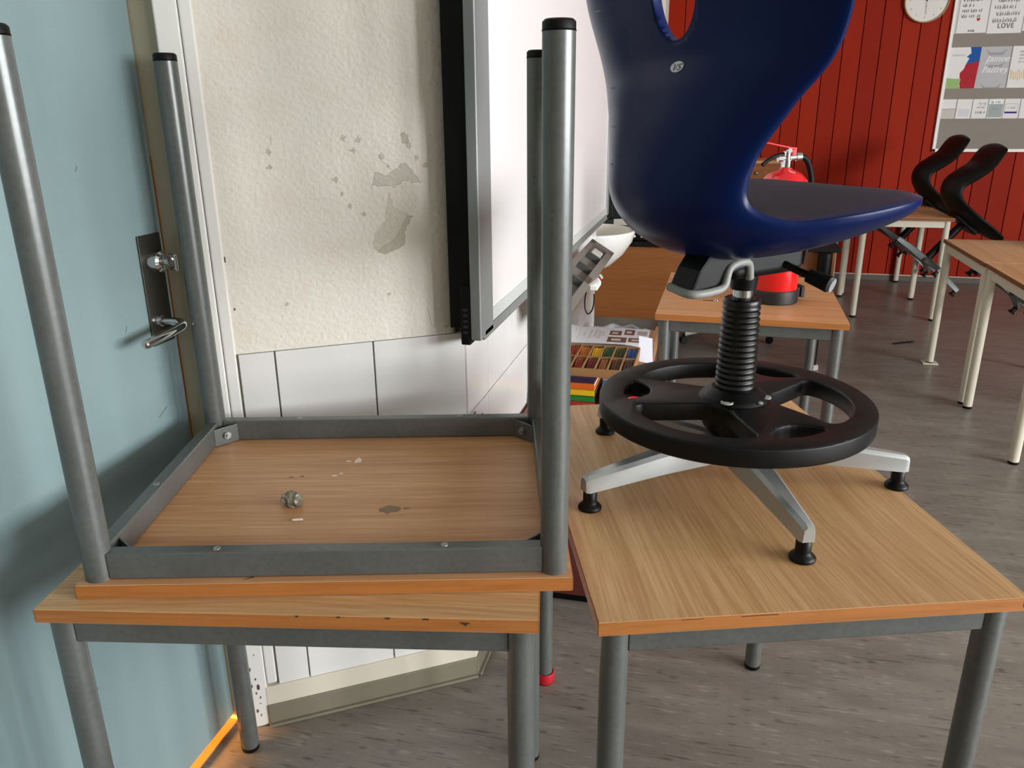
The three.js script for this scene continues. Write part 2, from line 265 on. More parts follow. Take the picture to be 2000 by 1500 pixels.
// ================================================================= TABLES
const legGeo = new Map();
function makeTable(o, { W, D, H, t = 0.021, r = 0.019, s = 0.025, turnGrain = false, steel = M.greySteel, top = M.beech, edge = M.edge, brackets = true, cap = M.blackRubber, apronH = 0.04, capOf = () => cap }) {
  const u = H - t;
  part('tabletop', metre(at(box(W - 0.003, t, D - 0.003), 0, H - t / 2, 0), turnGrain, rnd(), rnd()), top, o);
  const e = 0.0016, c = 0.0012;
  part('edge_band', [rbx(-W / 2, W / 2, u + c, H - c, D / 2 - e, D / 2, 0.0006, 1), rbx(-W / 2, W / 2, u + c, H - c, -D / 2, -D / 2 + e, 0.0006, 1), rbx(-W / 2, -W / 2 + e, u + c, H - c, -D / 2, D / 2, 0.0006, 1), rbx(W / 2 - e, W / 2, u + c, H - c, -D / 2, D / 2, 0.0006, 1)], edge, o);
  const lx = W / 2 - s, lz = D / 2 - s;
  for (const [sx, sz] of [[-1, 1], [1, 1], [-1, -1], [1, -1]]) {
    const m = capOf(sx, sz), big = m !== cap;
    const leg = part('leg', metre(at(cyl(r, r, u - 0.012, 32), sx * lx, 0.012 + (u - 0.012) / 2, sz * lz)), steel, o);
    part('foot_cap', at(lathe(big ? [[0, 0], [r + 0.003, 0], [r + 0.005, 0.006], [r + 0.005, 0.028], [r + 0.001, 0.03], [r, 0.02]] : [[0, 0], [r - 0.003, 0], [r, 0.003], [r, 0.010], [r + 0.0006, 0.0125], [0, 0.0128]], 28), sx * lx, 0, sz * lz), m, leg);
  }
  const ay0 = u - apronH, ay1 = u - 0.0004, th = 0.011;
  for (const q of [-1, 1]) {
    const a = part('apron', rbx(-lx + r - 0.003, lx - r + 0.003, ay0, ay1, q * lz - th, q * lz + th, 0.003, 2), steel, o);
    for (const sx of [-0.22, 0.24]) part('screw', at(merge([at(lathe([[0, 0.0004], [0.0026, 0.0004], [0.003, 0.0014], [0.0045, 0.0014], [0.0052, 0]], 16), 0, 0, 0)]), sx * W, ay0, q * lz, Math.PI), M.steel, a);
    const b = part('apron', rbx(q * lx - th, q * lx + th, ay0, ay1, -lz + r - 0.003, lz - r + 0.003, 0.003, 2), steel, o);
    part('screw', at(lathe([[0, 0.0004], [0.0026, 0.0004], [0.003, 0.0014], [0.0045, 0.0014], [0.0052, 0]], 16), q * lx, ay0, -0.04, Math.PI), M.steel, b);
  }
  if (brackets) for (const [sx, sz] of [[-1, 1], [1, 1], [-1, -1], [1, -1]]) {
    const k = 0.046, ang = Math.atan2(sx, sz), cx = sx * (lx - th - k * 0.36), cz = sz * (lz - th - k * 0.36);
    const b = part('corner_bracket', at(new RoundedBoxGeometry(k * 1.05, 0.034, 0.003, 2, 0.001), cx, u - 0.018, cz, 0, ang), steel, o);
    const d = [-sx * Math.SQRT1_2, -sz * Math.SQRT1_2];
    part('nut', [rod([cx, u - 0.019, cz], [cx + d[0] * 0.007, u - 0.019, cz + d[1] * 0.007], 0.0075, 6), rod([cx, u - 0.019, cz], [cx + d[0] * 0.011, u - 0.019, cz + d[1] * 0.011], 0.004, 12)], M.steel, b);
  }
  return o;
}
// the stack: one table upright, another upside down on top of it
const tableA = makeTable(thing('school_table', 'lower upright table of the stack by the blue door, grey legs and chipped beech edge', 'table', [-0.063, 0, 0.534], deg(11.09)), { W: 0.6746, D: 0.54, H: 0.72 });
{
  const cm = std('#3c2a1a', 0.9);
  for (const [x, w, y, h] of [[0.02, 0.004, 0.7186, 0.0014], [0.075, 0.005, 0.7186, 0.0014], [0.14, 0.006, 0.7184, 0.0016], [0.19, 0.008, 0.7184, 0.0016]]) part('edge_chip', at(box(w, h, 0.0012), x, y, 0.27), cm, tableA);
  const ns = new THREE.Shape([[-0.007, 0.002], [0.008, 0.001], [0.004, -0.0015], [0.002, -0.004], [-0.002, -0.001]].map(([p, q]) => new THREE.Vector2(p, q)));
  part('edge_chip', at(new THREE.ExtrudeGeometry(ns, { depth: 0.0006, bevelEnabled: false }), 0.24, 0.7135, 0.2698), cm, tableA);
}
const tableB = makeTable(thing('school_table', 'table turned upside down on the stack by the door, four grey legs pointing up', 'table'), { W: 0.6746, D: 0.536, H: 0.718, top: M.beech2 });
tableB.position.set(-0.043, 0.7205 + 0.718, 0.486); tableB.rotation.set(Math.PI, 0, 0); tableB.quaternion.premultiply(new THREE.Quaternion().setFromAxisAngle(V(0, 1, 0), deg(14.84)));
{
  // marks on the underside: local x as seen, local z mirrored by the flip
  const mark = (pts, y) => { const s = new THREE.Shape(pts.map(([a, b]) => new THREE.Vector2(a, b))); return at(new THREE.ExtrudeGeometry(s, { depth: 0.0005, bevelEnabled: false }), 0, y, 0, Math.PI / 2); };
  const blob = (x, z, rx, rz, n = 11) => Array.from({ length: n }, (_, i) => { const a = i / n * 6.283, k = rr(0.55, 1.15); return [x + Math.cos(a) * rx * k, z + Math.sin(a) * rz * k]; });
  const u = 0.718 - 0.021;
  for (const q of [blob(0.061, -0.064, 0.018, 0.016), blob(0.088, -0.06, 0.006, 0.004)]) part('glue_stain', mark(q, u), std('#8b7661', 0.9), tableB);
  for (const q of [blob(-0.02, 0.129, 0.006, 0.013), blob(-0.037, 0.126, 0.005, 0.003), blob(-0.05, 0.066, 0.006, 0.004), blob(-0.041, 0.074, 0.004, 0.003)]) part('paint_fleck', mark(q, u), std('#e6d9cc', 0.8), tableB);
  for (const q of [[[-0.13, 0.062], [-0.122, 0.063], [-0.122, 0.061]], [[-0.111, 0.065], [-0.104, 0.066], [-0.104, 0.064]], [[-0.112, -0.259], [-0.101, -0.252], [-0.098, -0.257], [-0.101, -0.254]]]) part('pen_mark', mark(q, u), std('#3a2216', 0.9), tableB);
}
// table with the blue chair; its far left foot wears a red cap
const tableC = makeTable(thing('school_table', 'beech table that carries the tall blue swivel chair', 'table', [0.546, 0, 0.248], deg(18.69)), { W: 0.589, D: 0.797, H: 0.718, turnGrain: true, s: 0.029, capOf: (sx, sz) => (sx < 0 && sz < 0 ? M.redCap : M.blackRubber) });
for (const [w, h, x, y] of [[0.05, 0.0013, -0.08, 0.7157], [0.03, 0.001, -0.17, 0.7157], [0.005, 0.008, 0.288, 0.708]]) part('edge_chip', at(box(w, h, 0.001), x, y, 0.3982), std('#5c381c', 0.9), tableC);
const tableD = makeTable(thing('school_table', 'beech table with grey legs that carries the fire extinguisher', 'table', [0.644, 0, -1.294], deg(-0.98)), { W: 0.5875, D: 0.707, H: 0.72, s: 0.03, top: M.beech2 });
// cream legged tables further back
const creamTable = { W: 0.56, D: 0.7, H: 0.68, t: 0.02, r: 0.0195, s: 0.035, steel: M.creamSteel, top: std('#ffffff', 0.5, { map: texBeech2 }), edge: M.edgeDark, brackets: false, apronH: 0.045, turnGrain: true };
makeTable(thing('cream_leg_table', 'cream legged table pushed against the far red wall', 'table', [1.735, 0, -5.052]), { ...creamTable, D: 0.64 });
makeTable(thing('cream_leg_table', 'cream legged table with two black chairs hung on its side', 'table', [1.715, 0, -4.375]), { ...creamTable, D: 0.706, H: 0.672 });
const e1 = makeTable(thing('cream_leg_table', 'cream legged table whose corner leg has a flat floor flange', 'table', [1.978, 0, -2.71]), { ...creamTable, s: 0.024 });
part('floor_flange', rbx(-0.295, -0.215, 0, 0.008, -0.36, -0.295, 0.003), M.creamSteel, e1);
makeTable(thing('cream_leg_table', 'cream legged table next to the one with the floor flange, away from the red wall', 'table', [1.982, 0, -2.005]), { ...creamTable, D: 0.69, s: 0.026 });

// small things on the upturned table
{
  const g = new THREE.IcosahedronGeometry(0.0155, 4), p = g.attributes.position;
  for (let i = 0; i < p.count; i++) { const v = V(p.getX(i), p.getY(i), p.getZ(i)), n = v.clone().normalize(); const k = 0.8 + 0.5 * vnoise(n.x * 3 + 9, n.y * 3 + n.z * 2 + 9, 50, 50, 88); v.multiplyScalar(k); p.setXYZ(i, v.x * 1.05, Math.max(v.y * 0.85, -0.009), v.z * 0.8); }
  g.computeVertexNormals(); metre(g);
  const t = dataTex(128, 0.03, (u, v) => { const n = vnoise(u * 6, v * 6, 6, 6, 90), k = n > 0.62 ? 1 : 0; return k ? [205, 198, 182] : [95 + n * 60, 90 + n * 55, 76 + n * 50]; });
  single('putty_lump', g, std('#ffffff', 0.8, { map: t }), 'small grey lump of dried putty on the upturned table', 'putty', [-0.126, 0.7515, 0.552]);
  const c = new THREE.CapsuleGeometry(0.0028, 0.012, 4, 10); c.scale(1, 1, 0.5);
  single('plaster_chip', c, M.white, 'tiny white chip beside the putty lump on the upturned table', 'chip', [-0.094, 0.743, 0.597], [Math.PI / 2, 0, 1.25]);
}

// ================================================================= CHAIRS
function profile(nodes, n) {                      // Catmull-Rom through [f, h, w, outer bulge, inner bulge, half thickness]
  const N = nodes.length, out = [], g = (i) => nodes[Math.max(0, Math.min(N - 1, i))];
  for (let k = 0; k <= n; k++) {
    const x = k / n * (N - 1), i = Math.min(Math.floor(x), N - 2), t = x - i, a = g(i - 1), b = g(i), c = g(i + 1), d = g(i + 2);
    out.push(b.map((_, q) => 0.5 * (2 * b[q] + (c[q] - a[q]) * t + (2 * a[q] - 5 * b[q] + 4 * c[q] - d[q]) * t * t + (3 * b[q] - a[q] - 3 * c[q] + d[q]) * t * t * t)));
  }
  return out;
}
// closed shell: local x forward, y up, z to the chair's right; uv = (along, around). hole = [height, half height, half width] cut through the back
function shellGeo(nodes, S = 90, C = 56, hole = null) {
  const pr = profile(nodes, S), pos = [], uv = [], idx = [], K = S + 1;
  const at2 = (kf, q) => {                         // point at row kf, angle q round the section
    const k = Math.max(0, Math.min(S - 1e-6, kf)), i = Math.floor(k), t = k - i, L = pr[i].map((v, n) => v + (pr[i + 1][n] - v) * t);
    const a = pr[Math.max(0, Math.round(k) - 1)], b = pr[Math.min(S, Math.round(k) + 1)], d = [b[0] - a[0], b[1] - a[1]], len = Math.hypot(...d) || 1, n = [d[1] / len, -d[0] / len];
    const [f, h, w0, bo, bi, th] = L, w = Math.max(w0, 0.0005), u = Math.cos(q), v = Math.sin(q), e = 1 - u * u, off = (v >= 0 ? bo * Math.pow(e, 0.75) : bi * e) + th * Math.sign(v) * Math.pow(Math.abs(v), 0.45);
    return [f + n[0] * off, h + n[1] * off, w * u];
  };
  for (let k = 0; k < K; k++) for (let j = 0; j < C; j++) { pos.push(...at2(k, j / C * Math.PI * 2)); uv.push(k / S, j / C); }
  const rho = (p) => Math.hypot((p[1] - hole[0]) / hole[1], p[2] / hole[2]), P = (i) => [pos[i * 3], pos[i * 3 + 1], pos[i * 3 + 2]];
  const gone = new Set();
  if (hole) for (let k = 0; k < S; k++) for (let j = 0; j < C; j++) {   // decided on the outer half, mirrored on the inner half
    if (j < C / 2) { const c = at2(k + 0.5, (j + 0.5) / C * Math.PI * 2), rim = pr[k]; if (rim[1] > hole[0] - 0.2 && rho(c) < 1) { gone.add(k * C + j); gone.add(k * C + (C - 1 - j)); } }
  }
  const snap = new Set();
  for (let k = 0; k < S; k++) for (let j = 0; j < C; j++) {
    const b = (j + 1) % C, q = [k * C + j, k * C + b, (k + 1) * C + j, (k + 1) * C + b];
    if (!gone.has(k * C + j)) { idx.push(q[0], q[2], q[1], q[1], q[2], q[3]); continue; }
    if (j >= C / 2) continue;
    const m = (i) => { const kk = Math.floor(i / C), jj = i % C; return kk * C + (C - jj) % C; };
    for (const [x, y, kk, jj] of [[q[0], q[1], k - 1, j], [q[3], q[2], k + 1, j], [q[2], q[0], k, j - 1], [q[1], q[3], k, j + 1]]) if (!gone.has(kk * C + jj)) { snap.add(x); snap.add(y); snap.add(m(x)); snap.add(m(y)); idx.push(x, m(x), y, y, m(x), m(y)); }
  }
  const goal = new Map(); for (const i of snap) goal.set(i, 1);
  if (hole) for (let i = 0; i < K * C; i++) if (!goal.has(i) && pr[Math.floor(i / C)][1] > hole[0] - 0.2) { const c = rho(P(i)); if (c > 0.8 && c < 1.12) goal.set(i, 1.12); }
  for (const [i, want] of goal) {
    const k = Math.floor(i / C), j = i % C; let kf = k, q = j / C * Math.PI * 2; const p0 = P(i), r = rho(p0) / want, ty = hole[0] + (p0[1] - hole[0]) / r, tz = p0[2] / r;
    for (let n = 0; n < 6; n++) { const p = at2(kf, q), dk = (at2(kf + 0.5, q)[1] - at2(kf - 0.5, q)[1]) || 1e-3; kf += (ty - p[1]) / dk; const w = pr[Math.max(0, Math.min(S, Math.round(kf)))][2]; const u = Math.max(-1, Math.min(1, tz / w)); q = j < C / 2 ? Math.acos(u) : Math.PI * 2 - Math.acos(u); }
    const p = at2(kf, q); pos[i * 3] = p[0]; pos[i * 3 + 1] = p[1]; pos[i * 3 + 2] = p[2];
  }
  for (const [k, end] of [[0, 0], [S, 1]]) { const m = pos.length / 3; let x = 0, y = 0, z = 0; for (let j = 0; j < C; j++) { const q = P(k * C + j); x += q[0]; y += q[1]; z += q[2]; } pos.push(x / C, y / C, z / C); uv.push(end, 0.5); for (let j = 0; j < C; j++) { const a = k * C + j, b = k * C + (j + 1) % C; end ? idx.push(a, m, b) : idx.push(a, b, m); } }
  const g = new THREE.BufferGeometry(); g.setAttribute('position', new THREE.Float32BufferAttribute(pos, 3)); g.setAttribute('uv', new THREE.Float32BufferAttribute(uv, 2)); g.setIndex(idx);
  g.computeVertexNormals(); return g;
}
// thin sheet that lines the inner side of a shell between -u0 and u0 of its half width
function liningGeo(nodes, S, C, u0, lift) {
  const pr = profile(nodes, S), pos = [], uv = [], idx = [];
  for (let k = 0; k <= S; k++) {
    const a = pr[Math.max(0, k - 1)], b = pr[Math.min(S, k + 1)], d = [b[0] - a[0], b[1] - a[1]], len = Math.hypot(...d) || 1, n = [d[1] / len, -d[0] / len], [f, h, w0, , bi, th] = pr[k], w = Math.max(w0, 0.0005);
    for (let j = 0; j <= C; j++) { const u = (j / C * 2 - 1) * u0, e = 1 - u * u, off = bi * e - th * Math.pow(e, 0.225) - lift * Math.min(1, (1 - Math.abs(u) / u0) * 30); pos.push(f + n[0] * off, h + n[1] * off, w * u); uv.push(k / S, j / C); }
  }
  for (let k = 0; k < S; k++) for (let j = 0; j < C; j++) { const a = k * (C + 1) + j, c = a + C + 1; idx.push(a, a + 1, c, a + 1, c + 1, c); }
  const g = new THREE.BufferGeometry(); g.setAttribute('position', new THREE.Float32BufferAttribute(pos, 3)); g.setAttribute('uv', new THREE.Float32BufferAttribute(uv, 2)); g.setIndex(idx); g.computeVertexNormals(); return g;
}
// five armed star base, arms one by one
function starBase(o, angles, R, hubY, endY, mat, footMat, footH) {
  const armGeo = (() => {
    const secs = [[0.0, 0.052, hubY, hubY - 0.044], [0.06, 0.05, hubY - 0.001, hubY - 0.042], [0.16, 0.041, (hubY + endY) / 2 + 0.004, (hubY + endY) / 2 - 0.032], [R + 0.006, 0.024, endY, endY - 0.029], [R + 0.013, 0.019, endY - 0.005, endY - 0.028]];
    const pos = [], idx = [];
    const ring = ([x, w, t, b]) => { const c = Math.min(0.006, w / 4); return [[-w / 2, b], [-w / 2 * 0.86, t - c], [-w / 2 * 0.86 + c, t], [w / 2 * 0.86 - c, t], [w / 2 * 0.86, t - c], [w / 2, b]].map(([z, y]) => [x, y, z]); };
    secs.forEach((s) => ring(s).forEach((p) => pos.push(...p)));
    const n = 6; for (let k = 0; k < secs.length - 1; k++) for (let j = 0; j < n; j++) { const a = k * n + j, b = k * n + (j + 1) % n; idx.push(a, a + n, b, b, a + n, b + n); }
    const e = (secs.length - 1) * n; for (let j = 1; j < n - 1; j++) { idx.push(e, e + j + 1, e + j); idx.push(0, j, j + 1); }
    const g = new THREE.BufferGeometry(); g.setAttribute('position', new THREE.Float32BufferAttribute(pos, 3)); g.setIndex(idx);
    const q = toCreasedNormals(g, 0.6); return metre(q);
  })();
  const foot = lathe([[0, 0], [0.0175, 0], [0.0195, 0.002], [0.0195, 0.005], [0.0165, 0.009], [0.0125, 0.012], [0.0115, 0.016], [0.0115, footH], [0, footH]], 24);
  for (const a of angles) {
    const m = part('base_arm', armGeo, mat, o); m.rotation.y = -deg(a);
    const f = part('glide', foot, footMat, m); f.position.set(R, 0, 0);
  }
}
// the tall blue chair
{
  const PHI = 46, Y0 = 0.718;
  const c = thing('swivel_chair', 'tall blue plastic swivel chair with black foot ring, standing on a table', 'chair', [0.559, Y0, 0.232], deg(90 - PHI));
  const n0 = [
    [-0.150, 1.640, 0.03, 0.005, 0.005, 0.004], [-0.160, 1.632, 0.17, 0.02, 0.02, 0.007], [-0.150, 1.595, 0.255, 0.036, 0.036, 0.008], [-0.139, 1.516, 0.266, 0.040, 0.040, 0.008], [-0.123, 1.416, 0.238, 0.044, 0.042, 0.008], [-0.141, 1.347, 0.192, 0.046, 0.040, 0.009],
    [-0.161, 1.279, 0.155, 0.046, 0.034, 0.010], [-0.159, 1.220, 0.146, 0.052, 0.026, 0.012], [-0.104, 1.193, 0.178, 0.058, 0.014, 0.012], [-0.012, 1.2015, 0.218, 0.066, 0.008, 0.012],
    [0.105, 1.212, 0.219, 0.055, 0.006, 0.012], [0.182, 1.211, 0.165, 0.03, 0.004, 0.011], [0.222, 1.206, 0.095, 0.012, 0.002, 0.009], [0.236, 1.203, 0.02, 0.003, 0.0, 0.006]].map(([f, h, ...r]) => [f, h - Y0, ...r]);
  const g = shellGeo(n0, 200, 240, [1.503 - Y0, 0.069, 0.045]);
  const shellMat = new THREE.MeshPhysicalMaterial({ color: '#05194a', roughness: 0.3, specularIntensity: 0.32 });
  part('shell', g, shellMat, c);
  part('seat_surface', liningGeo(n0.slice(7), 60, 30, 0.9, 0.0012), M.seatPad, c);
  // oval maker's mark on the back
  const [lc, lx] = canvas(256, 192); lx.fillStyle = '#061c48'; lx.fillRect(0, 0, 256, 192); lx.fillStyle = '#c9ced6'; lx.beginPath(); lx.ellipse(128, 96, 124, 92, 0, 0, 7); lx.fill(); lx.fillStyle = '#0a1020'; lx.font = 'italic bold 150px sans-serif'; lx.textAlign = 'center'; lx.textBaseline = 'middle'; lx.save(); lx.translate(128, 102); lx.scale(0.98, 1); lx.fillText('VS', -4, 0); lx.restore();
  const lg = new THREE.CircleGeometry(0.5, 40); lg.scale(0.027, 0.0165, 1); const lm = part('maker_mark', lg, std('#ffffff', 0.4, { map: canvasTex(lc) }), c);
  
  // things laid on the shell: find the surface from behind, then lay local z along its normal and local y upwards
  const probe = new THREE.Mesh(g, new THREE.MeshBasicMaterial({ side: THREE.DoubleSide })); probe.updateMatrixWorld();
  const lay = (m, h, z, lift) => {
    const hit = new THREE.Raycaster(V(-0.6, h - Y0, z), V(1, 0, 0)).intersectObject(probe)[0], nn = hit.face.normal.clone(); if (nn.x > 0) nn.negate();
    const ax = V(0, 1, 0).cross(nn).normalize(); m.position.copy(hit.point).addScaledVector(nn, lift); m.quaternion.setFromRotationMatrix(new THREE.Matrix4().makeBasis(ax, nn.clone().cross(ax), nn));
  };
  lay(lm, 1.399, 0.012, 0.0006);
  // pale scratches near the chair's left edge
  const scr = std('#67748e', 0.7);
  for (const [h, z, l] of [[1.492, -0.204, 0.026], [1.432, -0.192, 0.016], [1.376, -0.158, 0.022], [1.318, -0.122, 0.022], [1.262, -0.104, 0.014]]) { const q = new THREE.SphereGeometry(0.5, 16, 6); q.scale(l, 0.003, 0.0012); lay(part('scratch', q, scr, c), h, z, 0.0001); }
  // under the seat: mechanism housing, release lever, side rod
  part('tilt_housing', [rbx(-0.075, 0.085, 1.088 - Y0, 1.15 - Y0, -0.05, 0.05, 0.014, 3), at(cyl(0.021, 0.026, 0.05, 24), 0, 1.085 - Y0, 0)], M.black, c);
  const lev = part('tilt_lever', new THREE.ExtrudeGeometry(new THREE.Shape([[-0.162, 1.083], [-0.148, 1.112], [-0.128, 1.135], [-0.05, 1.14], [-0.055, 1.112], [-0.085, 1.106], [-0.104, 1.083]].map(([p, q]) => new THREE.Vector2(p, q - Y0))), { depth: 0.044, bevelEnabled: true, bevelSize: 0.004, bevelThickness: 0.004, bevelSegments: 2 }).translate(0, 0, 0.008), M.black, c);
  part('lever_grip', tube([[-0.165, 1.083 - Y0, 0.005], [-0.166, 1.080 - Y0, 0.055], [-0.13, 1.081 - Y0, 0.062], [-0.105, 1.086 - Y0, 0.06], [-0.09, 1.113 - Y0, 0.056], [-0.05, 1.116 - Y0, 0.053], [-0.04, 1.09 - Y0, 0.05]], 0.0065, 50, 10), std('#8b8d89', 0.5), lev);
  const rodm = part('height_lever', tube([[0.02, 1.112 - Y0, 0.02], [0.035, 1.106 - Y0, 0.045], [0.046, 1.096 - Y0, 0.07], [0.052, 1.09 - Y0, 0.092]], 0.006, 24, 10), M.black, c);
  part('lever_knob', rod([0.051, 1.091 - Y0, 0.086], [0.062, 1.081 - Y0, 0.119], 0.011, 20, 0.0135), M.blackMatt, rodm);
  part('knob_cap', rod([0.0615, 1.0815 - Y0, 0.1185], [0.0635, 1.0797 - Y0, 0.1245], 0.0115, 20), std('#8c8f90', 0.5), rodm);
  // gas column inside a ribbed bellows
  part('gas_column', at(cyl(0.0165, 0.0165, 0.30, 28), 0, 0.245, 0), M.chrome, c);
  const bel = [[0.0, 0.168]]; const b0 = 0.168, b1 = 0.327, nb = 15; bel.push([0.036, b0]); for (let i = 0; i < nb; i++) { const y = b0 + (b1 - b0 - 0.012) * i / nb, s = (b1 - b0 - 0.012) / nb, R0 = 0.0345 - 0.0035 * i / nb; bel.push([R0 - 0.0022, y + s * 0.12], [R0, y + s * 0.45], [R0, y + s * 0.7], [R0 - 0.0022, y + s * 0.98]); } bel.push([0.0315, b1 - 0.01], [0.0305, b1 - 0.002], [0.027, b1], [0.017, b1 - 0.003]);
  part('bellows', lathe(bel, 40), soft('#060707', 0.36, { specularIntensity: 0.9 }), c);
  // foot ring with three forked spokes
  const ring = new THREE.Shape(); ring.absarc(0, 0, 0.228, 0, Math.PI * 2);
  const pol = (r, a) => new THREE.Vector2(r * Math.cos(deg(a)), r * Math.sin(deg(a)));
  const smooth = (pts) => { const cr = new THREE.SplineCurve([...pts, pts[0]]); const p = new THREE.Path(); const q = []; const N = pts.length; const cc = new THREE.CatmullRomCurve3(pts.map((v) => V(v.x, v.y, 0)), true, 'catmullrom', 0.5); for (const v of cc.getPoints(72)) q.push(new THREE.Vector2(v.x, v.y)); p.setFromPoints(q.slice(0, -1)); return p; };
  const spokes = [224, 101, -21];
  for (const s of spokes) {
    const o = s + 60;                              // opening midway between two spokes
    ring.holes.push(smooth([pol(0.19, o - 33), pol(0.196, o - 18), pol(0.198, o), pol(0.196, o + 18), pol(0.19, o + 33), pol(0.175, o + 39), pol(0.147, o + 37), pol(0.105, o + 32), pol(0.068, o + 22), pol(0.056, o), pol(0.068, o - 22), pol(0.105, o - 32), pol(0.147, o - 37), pol(0.175, o - 39)]));
    ring.holes.push(smooth([pol(0.19, s - 14), pol(0.194, s), pol(0.19, s + 14), pol(0.172, s + 16), pol(0.147, s + 9), pol(0.14, s), pol(0.147, s - 9), pol(0.172, s - 16)]));
  }
  const rg = new THREE.ExtrudeGeometry(ring, { depth: 0.024, bevelEnabled: true, bevelThickness: 0.004, bevelSize: 0.004, bevelSegments: 3, curveSegments: 80 });
  rg.rotateX(Math.PI / 2); rg.translate(0, 0.148, 0);   // shape (x, y) -> (x, z), solid hangs below y
  const fr = part('foot_ring', toCreasedNormals(rg, 0.7), soft('#0c0d0e', 0.45, { bumpMap: texGrain, bumpScale: 0.0001 }), c);
  part('ring_hub', lathe([[0, 0.171], [0.037, 0.171], [0.042, 0.168], [0.055, 0.158], [0.056, 0.157], [0.062, 0.15], [0.062, 0.146], [0.06, 0.126], [0.05, 0.1], [0.036, 0.084], [0.03, 0.07], [0, 0.07]], 48), M.black, fr);
  const dots = []; for (const [a, r, y, q] of [[147, 0.056, 0.1575, 0.0105], [88, 0.058, 0.1565, 0.0045], [60, 0.055, 0.158, 0.008]]) dots.push(at(lathe([[0, 0.002], [q * 0.55, 0.001], [q, 0.0022], [q, 0]], 20), r * Math.cos(deg(a)), y, r * Math.sin(deg(a))));
  part('hub_plug', dots, std('#a9aca2', 0.6), fr);
  starBase(c, [184.9, 112.6, 40.6, -31.4, -103.4], 0.2855, 0.086, 0.063, M.alu, M.black, 0.036);
}
// black chairs hung on table edges by their seats
function hungChair(label, pos, yaw, tilt, group) {
  const c = thing('hung_chair', label, 'chair', pos, yaw, group);
  c.rotation.order = 'YXZ'; c.rotation.z = tilt;
  if (hungChair.proto) { for (const k of hungChair.proto.children) c.add(k.clone()); return c; }
  hungChair.proto = c;
  const n0 = [[-0.20, 0.815, 0.02, 0.004, 0.004, 0.004], [-0.205, 0.81, 0.15, 0.02, 0.02, 0.006], [-0.2, 0.77, 0.19, 0.03, 0.03, 0.008], [-0.185, 0.67, 0.18, 0.04, 0.035, 0.012], [-0.2, 0.58, 0.15, 0.045, 0.03, 0.022], [-0.215, 0.50, 0.13, 0.045, 0.028, 0.022], [-0.17, 0.445, 0.15, 0.04, 0.02, 0.014], [-0.05, 0.43, 0.19, 0.045, 0.012, 0.014], [0.08, 0.435, 0.195, 0.04, 0.01, 0.013], [0.19, 0.435, 0.16, 0.02, 0.006, 0.011], [0.23, 0.425, 0.06, 0.004, 0.002, 0.007]];
  part('shell', shellGeo(n0, 60, 36), soft('#030305', 0.5), c);
  part('column', rod([0, 0.06, 0], [0, 0.4, 0], 0.024, 20), M.black, c);
  part('seat_mount', rbx(-0.09, 0.09, 0.355, 0.395, -0.07, 0.07, 0.012), M.black, c);
  starBase(c, [0, 72, 144, 216, 288].map((a) => a + 18), 0.27, 0.085, 0.062, std('#6d7070', 0.4, { metalness: 0.5 }), M.black, 0.036);
  return c;
}
hungChair('black shell chair hung on a cream legged table, nearer the red wall', [1.781, 0.377, -4.69], deg(7), deg(-39), 'black chairs hung on the table by the red wall');
hungChair('black shell chair hung on a cream legged table, further from the red wall', [1.835, 0.342, -4.09], deg(7), deg(-39), 'black chairs hung on the table by the red wall');
hungChair('black shell chair hung on the table with the floor flange', [1.99, 0.385, -2.9], deg(3), deg(-39));

